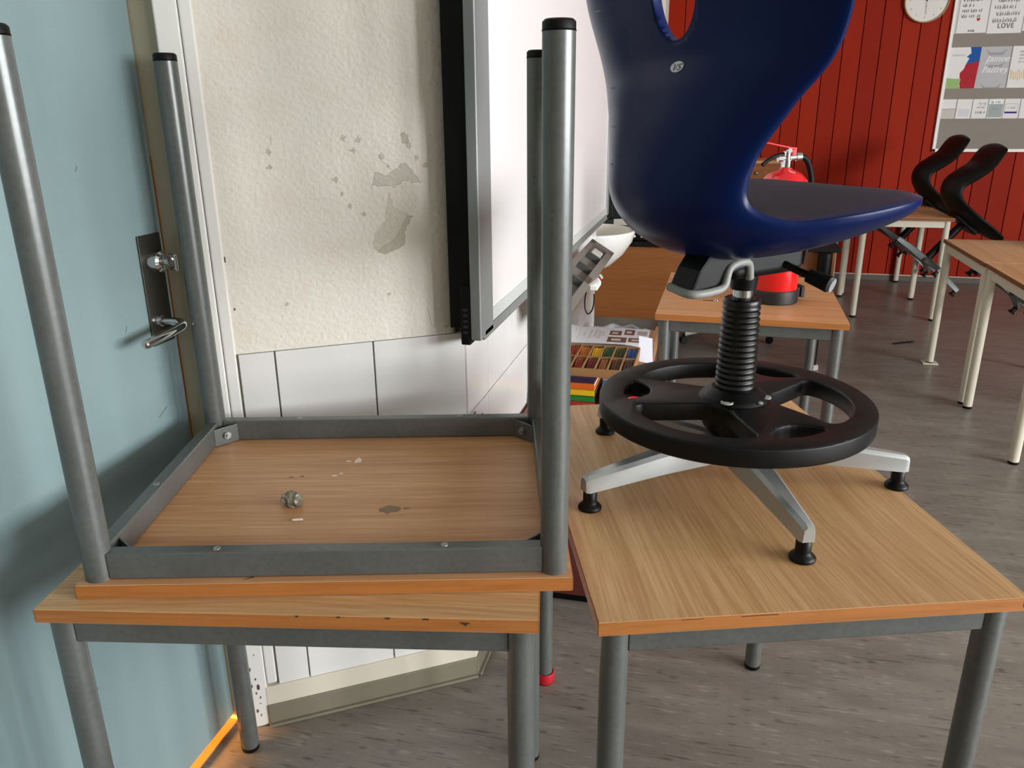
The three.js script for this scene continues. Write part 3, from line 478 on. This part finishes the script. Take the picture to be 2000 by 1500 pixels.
// ================================================================= ON THE WALLS
// interactive whiteboard on the tiled wall
{
  const z0 = 0.062, z1 = -2.0, y0 = 0.885, y1 = 2.12, xb = 0.032, xf = 0.055;
  const o = thing('whiteboard', 'large white board in a grey frame on the tiled wall', 'whiteboard', [0, y0, 0]);
  part('writing_surface', bx(xf - 0.014, xf - 0.006, 0.02, y1 - y0 - 0.03, z1 + 0.03, z0 - 0.09), M.board, o);
  part('frame', [rbx(xb, xf, 0.006, y1 - y0, z0 - 0.098, z0, 0.004), rbx(xb, xf, 0, y1 - y0, z1, z1 + 0.06, 0.004), rbx(xb, xf, 0, 0.022, z1, z0 - 0.03, 0.003), rbx(xb, xf, y1 - y0 - 0.036, y1 - y0, z1, z0, 0.004)], M.boardFrame, o);
  part('lower_rail', rbx(xb, xf - 0.003, 0.0225, 0.052, z1 + 0.06, z0 - 0.0985, 0.002), std('#c6cbc8', 0.4), o);
  part('back_panel', [bx(0.0015, xb, 0.01, y1 - y0 - 0.01, z1 + 0.01, 0), bx(-0.014, xb, 0.03, y1 - y0 - 0.01, 0.008, z0 - 0.008)], M.blackMatt, o);
  const bk = part('speaker_box', rbx(0.010, xb - 0.0005, -0.005, 0.12, -0.02, z0 - 0.001, 0.004), M.blackMatt, o);
  part('slot', Array.from({ length: 5 }, (_, i) => bx(0.016, 0.026, 0.02 + i * 0.012, 0.0255 + i * 0.012, z0 - 0.002, z0 - 0.0002)), std('#2e2e2e', 0.8), bk);
  // pen tray, sloping down from the lower edge
  const t = thing('pen_tray', 'grey pen tray with compartments below the whiteboard', 'tray', [0.06, 0.872, -1.08], 0); t.rotation.order = 'YXZ'; t.rotation.z = deg(-32);
  part('tray_body', [bx(0, 0.1, -0.03, -0.026, -0.4, 0.62), bx(0, 0.1, -0.026, 0, -0.4, -0.34), bx(0, 0.1, -0.026, 0, 0.56, 0.62), bx(0, 0.02, -0.026, 0, -0.4, 0.62), bx(0.075, 0.1, -0.026, 0, -0.4, 0.62)], M.trayGrey, t);
  for (let i = 0; i < 4; i++) part('divider', bx(0.02, 0.075, -0.026, -0.003, -0.2 + i * 0.2, -0.188 + i * 0.2), M.trayDark, t);
  const er = single('whiteboard_eraser', new RoundedBoxGeometry(0.04, 0.02, 0.07, 2, 0.005), std('#c8c6c0', 0.7), 'small pale eraser in the pen tray', 'eraser', [0.097, 0.838, -1.33], [0, 0, deg(-32)]);
  const h = thing('pen_holder', 'small clip of marker pens with striped caps on the pen tray', 'pen holder', [0.156, 0.822, -0.9]);
  part('clip', rbx(-0.012, 0.012, -0.016, 0, -0.045, 0.045, 0.003), M.white, h);
  ['#3a9a70', '#e8e6e0', '#c4463a', '#6a3c2a', '#ececec'].forEach((col, i) => part('pen', at(cyl(0.008, 0.008, 0.04, 12), 0, 0.005, -0.034 + i * 0.017, 0, 0, -0.9), std(col, 0.5), h));
  single('cord_loop', tube([[0.141, 0.812, -0.80], [0.138, 0.78, -0.80], [0.141, 0.755, -0.80], [0.149, 0.744, -0.80], [0.161, 0.757, -0.80], [0.166, 0.78, -0.80], [0.166, 0.808, -0.80]], 0.0022, 40, 8), M.black, 'thin black cord loop hanging from the pen tray', 'cord', [0, 0, 0]);
  const hk = thing('wall_hook', 'small steel hook on the tiled wall under the whiteboard', 'hook', [0.002, 0.66, -0.045]);
  part('plate', rbx(0, 0.003, -0.012, 0.03, -0.006, 0.006, 0.001), M.steel, hk);
  part('hook_arm', tube([[0.003, 0.005, 0], [0.015, 0, 0], [0.022, 0.01, 0], [0.02, 0.028, 0]], 0.0025, 20, 8), M.steel, hk);
}
// wash basin in the recess
{
  const o = thing('wash_basin', 'white porcelain wash basin on the recessed wall', 'sink', [-0.07, 0.6, -2.24]);
  const g = lathe([[0, 0], [0.05, 0.0], [0.11, 0.03], [0.17, 0.085], [0.21, 0.145], [0.222, 0.185], [0.22, 0.197], [0.212, 0.2], [0.204, 0.195], [0.19, 0.15], [0.14, 0.09], [0.06, 0.06], [0, 0.055]], 48);
  part('bowl', g, M.porcelain, o);
  part('drain', at(cyl(0.02, 0.02, 0.004, 20), 0, 0.058, 0), M.chrome, o);
  part('wall_bracket', rbx(-0.275, -0.1, 0.06, 0.19, -0.1, 0.1, 0.01), M.porcelain, o);
}
// clock
{
  const o = thing('wall_clock', 'round white wall clock on the red boards', 'clock', [1.915, 2.075, ROOM.z0 + 0.001]);
  part('case', at(lathe([[0, 0], [0.15, 0], [0.153, 0.004], [0.153, 0.03], [0.149, 0.035], [0.144, 0.03], [0.144, 0.02], [0, 0.02]], 64), 0, 0, 0, Math.PI / 2), std('#b9936f', 0.5), o);
  const [c, x] = canvas(512, 512); x.fillStyle = '#e6e4de'; x.fillRect(0, 0, 512, 512); x.fillStyle = '#222'; x.font = '30px sans-serif'; x.textAlign = 'center'; x.textBaseline = 'middle';
  for (let i = 1; i <= 12; i++) { const a = i / 12 * 6.2832; x.fillText(String(i), 256 + Math.sin(a) * 205, 256 - Math.cos(a) * 205); }
  for (let i = 0; i < 60; i++) { const a = i / 60 * 6.2832; x.fillRect(256 + Math.sin(a) * 240 - 1, 256 - Math.cos(a) * 240 - 1, 3, 3); }
  x.strokeStyle = '#999'; x.lineWidth = 3; x.beginPath(); x.moveTo(238, 332); x.bezierCurveTo(246, 322, 250, 340, 256, 330); x.bezierCurveTo(262, 322, 268, 338, 276, 330); x.stroke();
  const f = new THREE.CircleGeometry(0.144, 64); f.translate(0, 0, 0.0205); part('dial', f, std('#ffffff', 0.4, { map: canvasTex(c) }), o);
  part('hour_hand', at(box(0.007, 0.075, 0.001), -0.018, 0.03, 0.023, 0, 0, 0.55), M.black, o);
  part('minute_hand', at(box(0.005, 0.11, 0.001), 0.02, 0.045, 0.0245, 0, 0, -0.42), M.black, o);
  part('second_hand', at(box(0.0018, 0.13, 0.0008), 0.0, -0.03, 0.026, 0, 0, 0.05), M.black, o);
  part('hand_pin', at(cyl(0.006, 0.006, 0.008, 16), 0, 0, 0.024, Math.PI / 2), M.black, o);
}
// notice board with sheets
{
  const X0 = 2.105, X1 = 3.9, Y0 = 1.012, Y1 = 2.3, zf = ROOM.z0 + 0.002;
  const o = thing('notice_board', 'grey felt notice board in a thin white frame on the red wall', 'board', [X0, Y0, zf]);
  part('felt', bx(0.01, X1 - X0 - 0.01, 0.01, Y1 - Y0 - 0.01, 0, 0.012), M.felt, o);
  part('frame', [rbx(0, X1 - X0, 0, 0.022, 0, 0.02, 0.002), rbx(0, X1 - X0, Y1 - Y0 - 0.022, Y1 - Y0, 0, 0.02, 0.002), rbx(0, 0.022, 0, Y1 - Y0, 0, 0.02, 0.002), rbx(X1 - X0 - 0.022, X1 - X0, 0, Y1 - Y0, 0, 0.02, 0.002)], M.white, o);
  const scrawl = (x, y, w, h, ctx, col = '#55514e', lw = 3) => { ctx.strokeStyle = col; ctx.lineWidth = lw; let p = x; while (p < x + w) { const cw = h * rr(0.5, 0.9); ctx.beginPath(); const n = 3 + Math.floor(rnd() * 2); for (let i = 0; i <= n; i++) { const a = p + cw * 0.75 * (i % 2 ? rnd() : i / n), b = y + (i % 2 ? 0 : h) * rr(0.7, 1); i ? ctx.lineTo(a, b) : ctx.moveTo(a, b); } ctx.stroke(); p += cw * (rnd() < 0.15 ? 1.7 : 1); } };
  const sheet = (x, y, w, h, label, draw, group, tilt = 0) => {
    const [c, ctx] = canvas(256, Math.round(256 * h / w)); ctx.fillStyle = '#efedec'; ctx.fillRect(0, 0, c.width, c.height);
    draw(ctx, c.width, c.height);
    const g = box(w, h, 0.0008), m = std('#ffffff', 0.85, { map: canvasTex(c) });
    single('paper_sheet', g, m, label, 'paper', [x + w / 2, y + h / 2, zf + 0.0135 + rnd() * 0.0008], [0, 0, tilt], group);
  };
  const heart = (ctx, x, y, s) => { ctx.fillStyle = '#b21f2c'; ctx.beginPath(); ctx.moveTo(x, y + s); ctx.bezierCurveTo(x - s * 1.5, y - s * 0.2, x - s * 0.6, y - s * 1.1, x, y - s * 0.3); ctx.bezierCurveTo(x + s * 0.6, y - s * 1.1, x + s * 1.5, y - s * 0.2, x, y + s); ctx.fill(); };
  // upper row: letters
  sheet(2.13, 1.845, 0.21, 0.297, 'handwritten letter with a small red heart, first sheet of the upper row', (c, w, h) => { for (let i = 0; i < 5; i++) scrawl(40, 40 + i * 44, i == 2 ? 90 : 150, 22, c); heart(c, 180, h - 112, 17); c.strokeStyle = '#8a8784'; c.strokeRect(8, 8, 6, h - 16); scrawl(110, h - 22, 50, 10, c); });
  sheet(2.345, 1.838, 0.225, 0.3, 'handwritten poster of pale capital letters, second sheet of the upper row', (c, w, h) => { for (let i = 0; i < 5; i++) scrawl(30 + (i % 2) * 20, 34 + i * 50, 170, 26, c, '#8b857f', 4); c.fillStyle = '#6f6a66'; c.font = 'bold 52px sans-serif'; c.fillText('LOVE', 70, h - 40); });
  sheet(2.575, 1.85, 0.21, 0.29, 'handwritten letter with a large red heart, third sheet of the upper row', (c, w, h) => { for (let i = 0; i < 6; i++) scrawl(70, 26 + i * 38, 150, 20, c); heart(c, 72, h - 52, 30); });
  sheet(2.80, 1.84, 0.21, 0.297, 'handwritten letter with blue lines, fourth sheet of the upper row', (c, w, h) => { for (let i = 0; i < 8; i++) scrawl(30, 26 + i * 38, 190, 18, c, '#4b5a86'); });
  // middle row: drawings
  sheet(2.12, 1.466, 0.21, 0.284, 'painted map with blue, red and green patches, first sheet of the middle row', (c, w, h) => {
    c.fillStyle = '#1b57a5'; c.beginPath(); c.moveTo(170, 0); c.lineTo(w, 0); c.lineTo(w, 120); c.lineTo(150, 145); c.lineTo(172, 92); c.lineTo(148, 80); c.lineTo(182, 50); c.fill();
    c.fillStyle = '#b32433'; c.beginPath(); c.moveTo(150, 145); c.lineTo(w, 115); c.lineTo(w - 6, h); c.lineTo(130, h); c.lineTo(120, h - 60); c.lineTo(112, h - 130); c.lineTo(140, h - 165); c.fill();
    c.fillStyle = '#9cc07c'; c.beginPath(); c.moveTo(0, h - 92); c.lineTo(60, h - 84); c.lineTo(128, h - 82); c.lineTo(120, h - 20); c.lineTo(134, h); c.lineTo(0, h); c.fill(); scrawl(30, 60, 100, 14, c, '#b3aca4', 2);
  });
  sheet(2.332, 1.466, 0.2, 0.284, 'silvery drawing with white brush lettering, second sheet of the middle row', (c, w, h) => {
    c.fillStyle = '#c3c2c6'; c.fillRect(0, 0, w, h); c.fillStyle = '#a4a5a8'; for (const y of [20, 130, h - 40]) { c.beginPath(); c.moveTo(40, y); c.lineTo(80, y + 30); c.lineTo(180, y + 30); c.lineTo(220, y); c.lineTo(190, y + 55); c.lineTo(70, y + 55); c.fill(); }
    c.fillStyle = '#ffffff'; c.font = 'italic 66px serif'; c.save(); c.transform(1, 0, -0.15, 1, 40, 0); c.fillText('Jamoen', 30, 130); c.fillText('Palfrey', 20, 225); c.restore(); c.strokeStyle = '#fff'; c.lineWidth = 4; c.beginPath(); c.moveTo(60, 140); c.bezierCurveTo(40, 190, 90, 190, 70, 130); c.stroke();
  });
  sheet(2.54, 1.466, 0.21, 0.284, 'pale sheet with pencil writing and yellow crayon, third sheet of the middle row', (c, w, h) => { for (let i = 0; i < 4; i++) scrawl(60, 40 + i * 28, 150, 14, c, '#9a9692', 2); c.strokeStyle = '#d9bb72'; c.lineWidth = 6; for (let i = 0; i < 16; i++) { c.beginPath(); c.moveTo(10 + i * 15, h - 150 + rr(-20, 20)); c.lineTo(20 + i * 15, h - 70 + rr(-20, 20)); c.stroke(); } });
  sheet(2.76, 1.466, 0.21, 0.284, 'pale sheet with green scribbles, fourth sheet of the middle row', (c, w, h) => { for (let i = 0; i < 9; i++) scrawl(20, 20 + i * 34, 200, 18, c, '#7d9a78', 2); });
  // lower row: cards
  const cards = [['plain folded card, first of the lower row', (c, w, h) => { c.fillStyle = '#cfcac2'; c.fillRect(0, h * 0.5, w, h * 0.5); c.fillStyle = '#6b6762'; c.fillRect(0, h * 0.49, w, 6); }], ['card with a pale blue wash, second of the lower row', (c, w, h) => { c.globalAlpha = 0.25; c.fillStyle = '#9fb4c6'; c.fillRect(30, h * 0.5, w - 60, h * 0.4); c.globalAlpha = 1; }], ['card with large pencil numerals, third of the lower row', (c, w, h) => { c.fillStyle = '#8a8a86'; c.font = 'italic 130px serif'; c.fillText('22', 70, 160); scrawl(60, 220, 150, 40, c, '#6d6d6a', 5); }], ['card with blue grey shading, fourth of the lower row', (c, w, h) => { c.fillStyle = '#a9b4b4'; c.fillRect(10, 90, w - 20, h - 110); c.fillStyle = '#fff'; c.fillRect(20, 20, w - 60, 60); scrawl(40, 40, 150, 40, c, '#777', 5); scrawl(60, 150, 140, 60, c, '#8aa0a6', 5); }], ['card with a purple bar, fifth of the lower row', (c, w, h) => { c.strokeStyle = '#8d8a86'; c.lineWidth = 5; c.strokeRect(20, 90, w - 50, 150); c.fillStyle = '#4a2a86'; c.fillRect(20, 225, w - 50, 32); scrawl(60, 140, 110, 40, c, '#8c8c90', 4); }], ['card with a small note, sixth of the lower row', (c, w, h) => { scrawl(140, 70, 80, 30, c, '#555', 4); }], ['card with a pencilled line, seventh of the lower row', (c, w, h) => { scrawl(40, 120, 160, 30, c, '#777', 4); }]];
  cards.forEach(([l, d], i) => sheet(2.108 + 0.014 + i * 0.107, 1.252, 0.102, 0.138, l, d, 'small cards pinned along the notice board', rr(-0.01, 0.01)));
}

// ================================================================= FIRE EXTINGUISHER AND KEY
{
  const o = thing('fire_extinguisher', 'red fire extinguisher with black hose and black foot, standing on a table', 'fire extinguisher', [0.722, 0.7203, -1.215], deg(20));
  const R = 0.0755;
  part('cylinder', lathe([[0, 0.02], [R, 0.02], [R, 0.372], [R - 0.001, 0.378], [R - 0.003, 0.382], [R - 0.001, 0.386], [R - 0.006, 0.402], [R - 0.02, 0.418], [0.038, 0.428], [0.022, 0.434], [0.015, 0.44], [0.0145, 0.455], [0, 0.455]], 56), M.extRed, o);
  part('foot_skirt', [lathe([[0, 0], [R + 0.003, 0], [R + 0.005, 0.003], [R + 0.004, 0.042], [R + 0.001, 0.045], [R - 0.004, 0.044]], 56), rbx(R - 0.004, R + 0.026, 0.012, 0.046, -0.016, 0.016, 0.003), rbx(R + 0.012, R + 0.026, 0.012, 0.05, -0.022, 0.022, 0.003)], std('#141414', 0.5), o);
  const v = part('valve', [at(cyl(0.017, 0.017, 0.022, 24), 0, 0.452, 0), at(cyl(0.013, 0.013, 0.03, 20), 0, 0.475, 0), rod([-0.03, 0.468, 0], [0.034, 0.472, 0], 0.011, 20), rod([0.03, 0.472, 0], [0.048, 0.473, 0], 0.0135, 20)], M.chrome, o);
  part('carry_handle', tube([[-0.01, 0.482, 0], [-0.04, 0.475, 0.002], [-0.068, 0.46, 0.003], [-0.082, 0.448, 0.004]], 0.0065, 24, 10), M.black, v);
  part('squeeze_lever', [at(rbx(-0.075, 0.03, -0.003, 0.003, -0.012, 0.012, 0.002), -0.005, 0.503, 0, 0, 0, -0.2), rbx(0.012, 0.028, 0.475, 0.503, -0.009, 0.009, 0.003)], M.extRed, v);
  part('pressure_gauge', rod([0.0, 0.492, 0.008], [0.0, 0.492, 0.02], 0.008, 20), M.chrome, v);
  part('hose', tube([[0.046, 0.473, 0], [0.066, 0.466, -0.006], [0.088, 0.435, -0.014], [0.104, 0.38, -0.02], [0.112, 0.30, -0.02], [0.11, 0.2, -0.018], [0.1, 0.12, -0.014]], 0.0095, 48, 12), M.blackRubber, o);
  const k = thing('key', 'small metal key lying on the table with the fire extinguisher', 'key', [0.52, 0.7203, -1.165], 0.1);
  part('blade', rbx(-0.03, 0.006, 0, 0.002, -0.003, 0.003, 0.0005), std('#8d7a58', 0.35, { metalness: 0.8 }), k);
  part('bow', at(new THREE.TorusGeometry(0.008, 0.0022, 8, 20), 0.014, 0.002, 0, Math.PI / 2), M.chrome, k);
}

// ================================================================= LOW CABINET WITH BOOKS, CRAYONS, PAPER
{
  const o = thing('low_cabinet', 'low dark red cabinet against the tiled wall under the whiteboard', 'cabinet', [0.012, 0, -0.35]);
  const cr = std('#8c3a30', 0.5);
  part('body', rbx(0, 0.312, 0.03, 0.5, -0.92, 0, 0.004), std('#5a221c', 0.55), o); part('cabinet_top', rbx(0, 0.325, 0.5, 0.52, -0.925, 0.005, 0.003), cr, o); part('plinth', bx(0.02, 0.3, 0, 0.03, -0.9, -0.02), M.black, o);
  for (let i = 0; i < 2; i++) { const d = part('cabinet_door', rbx(0.312, 0.323, 0.05, 0.48, -0.9 + i * 0.45, -0.465 + i * 0.45, 0.003), cr, o); part('knob', at(new THREE.SphereGeometry(0.006, 12, 8), 0.3225, 0.3, i ? -0.43 : -0.49), M.steel, d); }
  // stacked coloured books
  const cols = [['#a5382c', 'red'], ['#1f7a36', 'green'], ['#e0b81c', 'yellow'], ['#d5641d', 'orange'], ['#2a2146', 'dark purple']]; let y = 0.5205;
  cols.forEach(([c, n], i) => {
    const h = [0.012, 0.0165, 0.018, 0.019, 0.012][i], w = 0.19 - i * 0.002, z = -0.585 - i * 0.004;
    const b = thing('book', `${n} book lying in the stack on the low red cabinet`, 'book', [0.11, y, z], rr(-0.02, 0.02), 'coloured books stacked on the low cabinet');
    part('cover', [rbx(-w / 2, w / 2, 0, 0.002, -0.27, 0, 0.0006, 1), rbx(-w / 2, w / 2, h - 0.002, h, -0.27, 0, 0.0006, 1), rbx(-w / 2, w / 2, 0, h, -0.002, 0, 0.0006, 1)], std(c, 0.45), b);
    part('page_block', bx(-w / 2 + 0.004, w / 2 - 0.004, 0.0021, h - 0.0021, -0.266, -0.0021), M.paper, b);
    y += h + 0.0003;
  });
  const [gc, gx] = canvas(256, 128); gx.fillStyle = '#d96a78'; gx.fillRect(0, 0, 256, 50); gx.fillStyle = '#3f8fd6'; gx.fillRect(0, 50, 256, 78); gx.fillStyle = '#f3e4e4'; gx.fillRect(0, 46, 256, 8); gx.fillStyle = '#d8232a'; gx.beginPath(); gx.arc(180, 60, 40, Math.PI, 0); gx.fill();
  single('game_box', box(0.15, 0.045, 0.18), std('#ffffff', 0.45, { map: canvasTex(gc) }), 'pink and blue cardboard box beside the stacked books', 'box', [0.29, 0.544, -0.69], [0, 0.08, 0]);
  // crate, crayon tray, paper
  const k = thing('wooden_crate', 'flat wooden crate under the crayon tray and papers', 'crate', [0.172, 0.5205, -1.075]);
  for (const q of [-1, 1]) { part('side_board', rbx(q * 0.165 - 0.005, q * 0.165 + 0.005, 0, 0.075, -0.185, 0.195, 0.002), M.beech2, k); part('end_board', rbx(-0.159, 0.159, 0, 0.06, q > 0 ? 0.183 : -0.183, q > 0 ? 0.193 : -0.173, 0.002), M.beech2, k); }
  part('top_board', rbx(-0.1595, 0.1595, 0.051, 0.06, -0.172, 0.182, 0.001), M.beech2, k);
  const t = thing('crayon_tray', 'wooden tray with two rows of compartments full of crayons', 'tray', [0.178, 0.5995, -0.745]);
  const TW = 0.262, TD = 0.25, wd = std('#9a7146', 0.7);
  part('bottom', bx(-TW / 2, TW / 2, 0, 0.004, -TD / 2, TD / 2), wd, t);
  for (const z of [-TD / 2, 0, TD / 2]) part('long_wall', bx(-TW / 2, TW / 2, 0.004, 0.026, z - 0.002, z + 0.002), wd, t);
  for (let i = 0; i <= 7; i++) { const x = -TW / 2 + 0.002 + i * (TW - 0.004) / 7; for (const z of [-1, 1]) part('divider', bx(x - 0.0018, x + 0.0018, 0.004, 0.0255, z > 0 ? 0.0021 : -TD / 2 + 0.0021, z > 0 ? TD / 2 - 0.0021 : -0.0021), wd, t); }
  const cc = [['#7a1f18', 'dark red'], ['#b03a1c', 'rust red'], ['#d07a2a', 'orange'], ['#f2c81a', 'yellow'], ['#2c5a2e', 'green'], ['#3a4a26', 'olive'], ['#1f4f8c', 'blue']];
  const c2 = [['#8a2a14', 'brick red'], ['#c8501e', 'bright orange'], ['#9a3420', 'red brown'], ['#7c2830', 'wine red'], ['#a2683c', 'brown'], ['#5a3a26', 'dark brown'], ['#44342e', 'umber']];
  const cg = new THREE.CylinderGeometry(0.0038, 0.0038, 0.088, 8); cg.translate(0, 0, 0);
  [cc, c2].forEach((set, row) => set.forEach(([col, n], i) => {
    const m = std(col, 0.55), cnt = row ? 3 : 4, cell = (TW - 0.004) / 7;
    for (let q = 0; q < cnt; q++) {
      const x = 0.178 - TW / 2 + 0.002 + (i + 0.5) * cell + (q - (cnt - 1) / 2) * 0.0076, z = -0.745 + (row ? TD / 4 : -TD / 4) + rr(-0.004, 0.004);
      single('crayon', cg, m, `${n} crayon in the ${row ? 'outer' : 'inner'} row of the crayon tray`, 'crayon', [x, 0.6135 + rr(0, 0.003), z], [Math.PI / 2 + 0.1, 0, rr(-0.03, 0.03)], 'crayons in the wooden tray');
    }
  }));
  const [pc, px] = canvas(512, 362); px.fillStyle = '#eceaf0'; px.fillRect(0, 0, 512, 362); px.fillStyle = '#55525a'; for (const [x0, n, h0, s] of [[70, 1, 40, 60], [100, 1, 120, 150], [130, 2, 150, 40], [165, 2, 60, 200], [190, 3, 60, 160], [215, 3, 80, 170], [240, 2, 100, 90]]) for (let i = 0; i < n; i++) { for (let yy = h0; yy < h0 + s; yy += 14) px.fillRect(x0 + i * 7, yy, 2, 9); }
  px.fillStyle = '#7c5048'; for (const [x0, y0, w, h] of [[280, 70, 70, 100], [365, 30, 60, 120], [280, 210, 110, 110], [400, 210, 90, 90]]) { px.fillStyle = '#74483f'; px.fillRect(x0, y0, w, h); px.fillStyle = '#d8c4b8'; px.fillRect(x0 + w * 0.2, y0 + h * 0.3, w * 0.5, h * 0.4); } px.fillStyle = '#b9a79c'; px.fillRect(440, 50, 60, 90); px.fillStyle = '#55525a'; for (let i = 0; i < 6; i++) px.fillRect(445, 160 + i * 8, 50 - i * 4, 2);
  const pg = new THREE.PlaneGeometry(0.297, 0.21, 12, 8); { const p = pg.attributes.position; for (let i = 0; i < p.count; i++) { const x = p.getX(i), y = p.getY(i); p.setZ(i, 0.004 * Math.sin((x + 0.15) * 9) + (x < -0.1 ? (-0.1 - x) * 0.25 : 0) + (y < -0.08 && x > 0.08 ? -(x - 0.08) * 0.1 : 0)); } pg.computeVertexNormals(); }
  const ps = thing('paper_stack', 'stack of printed sheets with small photos behind the crayon tray', 'paper', [0.172, 0.5815, -1.05], 0.02);
  part('lower_sheets', rbx(-0.145, 0.145, 0, 0.02, -0.1, 0.1, 0.001), M.paper, ps);
  const top = part('printed_sheet', pg, std('#ffffff', 0.7, { map: canvasTex(pc), side: THREE.DoubleSide }), ps); top.rotation.x = -Math.PI / 2; top.position.y = 0.0245;
  single('loose_sheet', at(box(0.045, 0.0006, 0.11), 0, 0, 0), std('#dcdde8', 0.8), 'loose printed page hanging over the crate side', 'paper', [0.325, 0.615, -0.885], [0.55, 0.1, -0.3]);
}
// waste bin with liner
{
  const o = thing('waste_bin', 'blue waste bin with a clear plastic liner in the corner behind the crate', 'bin', [0.165, 0, -1.56]);
  part('bucket', lathe([[0, 0.004], [0.095, 0.004], [0.1, 0], [0.125, 0.46], [0.13, 0.465], [0.13, 0.47], [0.122, 0.47], [0.096, 0.01], [0, 0.01]], 40), std('#25527e', 0.5), o);
  const g = lathe([[0.1, 0.3], [0.123, 0.474], [0.128, 0.482], [0.134, 0.474], [0.136, 0.43], [0.14, 0.39]], 60), p = g.attributes.position;
  for (let i = 0; i < p.count; i++) { const a = Math.atan2(p.getZ(i), p.getX(i)), k = 1 + 0.03 * Math.sin(a * 13) + 0.02 * Math.sin(a * 29 + 1); p.setX(i, p.getX(i) * k); p.setZ(i, p.getZ(i) * k); p.setY(i, p.getY(i) + 0.006 * Math.sin(a * 9)); }
  g.computeVertexNormals(); part('liner', g, new THREE.MeshPhysicalMaterial({ color: '#e6edf2', roughness: 0.5, transmission: 0.55, thickness: 0, side: THREE.DoubleSide }), o);
}
// ================================================================= TEACHER'S CORNER
{
  const d = thing('teacher_desk', 'desk with a brown front panel and black column legs', 'desk', [0, 0, -2.84]);
  part('front_panel', rbx(-0.33, 1.14, 0.222, 0.628, -0.01, 0.01, 0.003), M.desk, d);
  part('desktop', rbx(-0.34, 1.16, 0.63, 0.655, -0.64, 0.03, 0.004), M.blackMatt, d);
  for (const x of [1.085, -0.22]) {
    const l = part('column_leg', [rod([x, 0.3, 0.05], [x, 0.63, 0.05], 0.036, 24), rod([x, 0.02, 0.05], [x, 0.32, 0.05], 0.017, 20)], M.black, d);
    part('foot_disc', at(lathe([[0, 0], [0.03, 0], [0.032, 0.004], [0.03, 0.024], [0.018, 0.028], [0, 0.028]], 28), x, 0, 0.05), std('#b9b2aa', 0.6), l);
  }
  const m = thing('computer_monitor', 'black computer monitor standing on the teacher desk', 'monitor', [-0.06, 0.656, -2.98], deg(20));
  part('screen_housing', rbx(-0.22, 0.2, 0.1, 0.5, -0.02, 0.02, 0.008), M.blackMatt, m); part('neck', rbx(-0.03, 0.03, 0.01, 0.2, -0.05, -0.021, 0.006), M.black, m); part('stand_foot', rbx(-0.12, 0.12, 0, 0.012, -0.14, 0.06, 0.005), M.black, m);
  const s = thing('docking_box', 'flat black box with small white sockets on the teacher desk', 'box', [0.17, 0.656, -2.88]);
  part('housing', rbx(-0.1, 0.13, 0, 0.04, -0.0, 0.04, 0.006), M.black, s); for (let i = 0; i < 3; i++) part('socket', at(new THREE.SphereGeometry(0.007, 12, 8), -0.075 + i * 0.04, 0.026, 0.04), M.white, s);
  single('cable', tube([[-0.02, 0.80, -2.75], [-0.03, 0.95, -2.77], [-0.05, 1.08, -2.8], [-0.1, 1.14, -2.9]], 0.004, 24, 8), M.black, 'thin black cable in front of the computer monitor', 'cable', [0, 0, 0]);
  // swivel chair behind the desk: only its base shows
  const c = thing('office_chair', 'office chair with grey star base and castors behind the teacher desk', 'chair', [0.62, 0, -3.3]);
  part('seat', rbx(-0.22, 0.22, 0.42, 0.49, -0.22, 0.22, 0.03, 3), M.blackMatt, c); part('backrest', at(rbx(-0.2, 0.2, 0.52, 0.86, -0.03, 0.03, 0.025, 3), 0, 0, -0.23), M.blackMatt, c); part('back_stem', rbx(-0.03, 0.03, 0.4, 0.6, -0.27, -0.2, 0.01), M.black, c); part('gas_column', rod([0, 0.1, 0], [0, 0.43, 0], 0.025, 20), M.black, c);
  for (let i = 0; i < 5; i++) {
    const a = deg(150 + i * 72), ca = Math.cos(a), sa = Math.sin(a), arm = part('base_arm', rod([0.02 * ca, 0.105, 0.02 * sa], [0.27 * ca, 0.062, 0.27 * sa], 0.03, 12, 0.019), std('#c9c9c4', 0.45), c);
    part('castor', [rod([0.27 * ca, 0.03, 0.27 * sa], [0.27 * ca, 0.06, 0.27 * sa], 0.008, 10), at(cyl(0.022, 0.022, 0.04, 20), 0.27 * ca, 0.022, 0.27 * sa, Math.PI / 2, -a)], M.black, arm);
  }
  const w = thing('wooden_cupboard', 'small wooden cupboard with a round knob against the red wall', 'cupboard', [0.75, 0, -5.36]);
  part('carcass', rbx(-0.3, 0.3, 0, 0.94, 0, 0.38, 0.003), M.desk, w); part('cupboard_top', rbx(-0.31, 0.31, 0.94, 0.962, 0, 0.395, 0.003), M.beech2, w);
  for (const q of [-1, 1]) { const dd = part('cupboard_door', rbx(q > 0 ? 0.004 : -0.294, q > 0 ? 0.294 : -0.004, 0.06, 0.92, 0.38, 0.396, 0.003), M.desk, w); part('knob', at(new THREE.SphereGeometry(0.012, 14, 10), q > 0 ? 0.06 : -0.06, 0.87, 0.404), M.steel, dd); }
}
// pencil on the floor and sheet on the far table
{
  const p = thing('pencil', 'black pencil lying on the floor near the cream table legs', 'pencil', [1.667, 0.0042, -3.436], deg(32));
  part('barrel', rod([-0.075, 0, 0], [0.07, 0, 0], 0.0042, 6), M.black, p); part('tip', rod([0.07, 0, 0], [0.086, 0, 0], 0.0042, 8, 0.0006), std('#2b2320', 0.7), p);
  single('paper_pad', rbx(-0.1, 0.1, 0, 0.02, -0.07, 0.07, 0.002), M.paper, 'white paper pad on the table against the red wall', 'paper', [1.66, 0.6805, -5.2], [0, 0.1, 0]);
}
renderer.render(scene, camera);
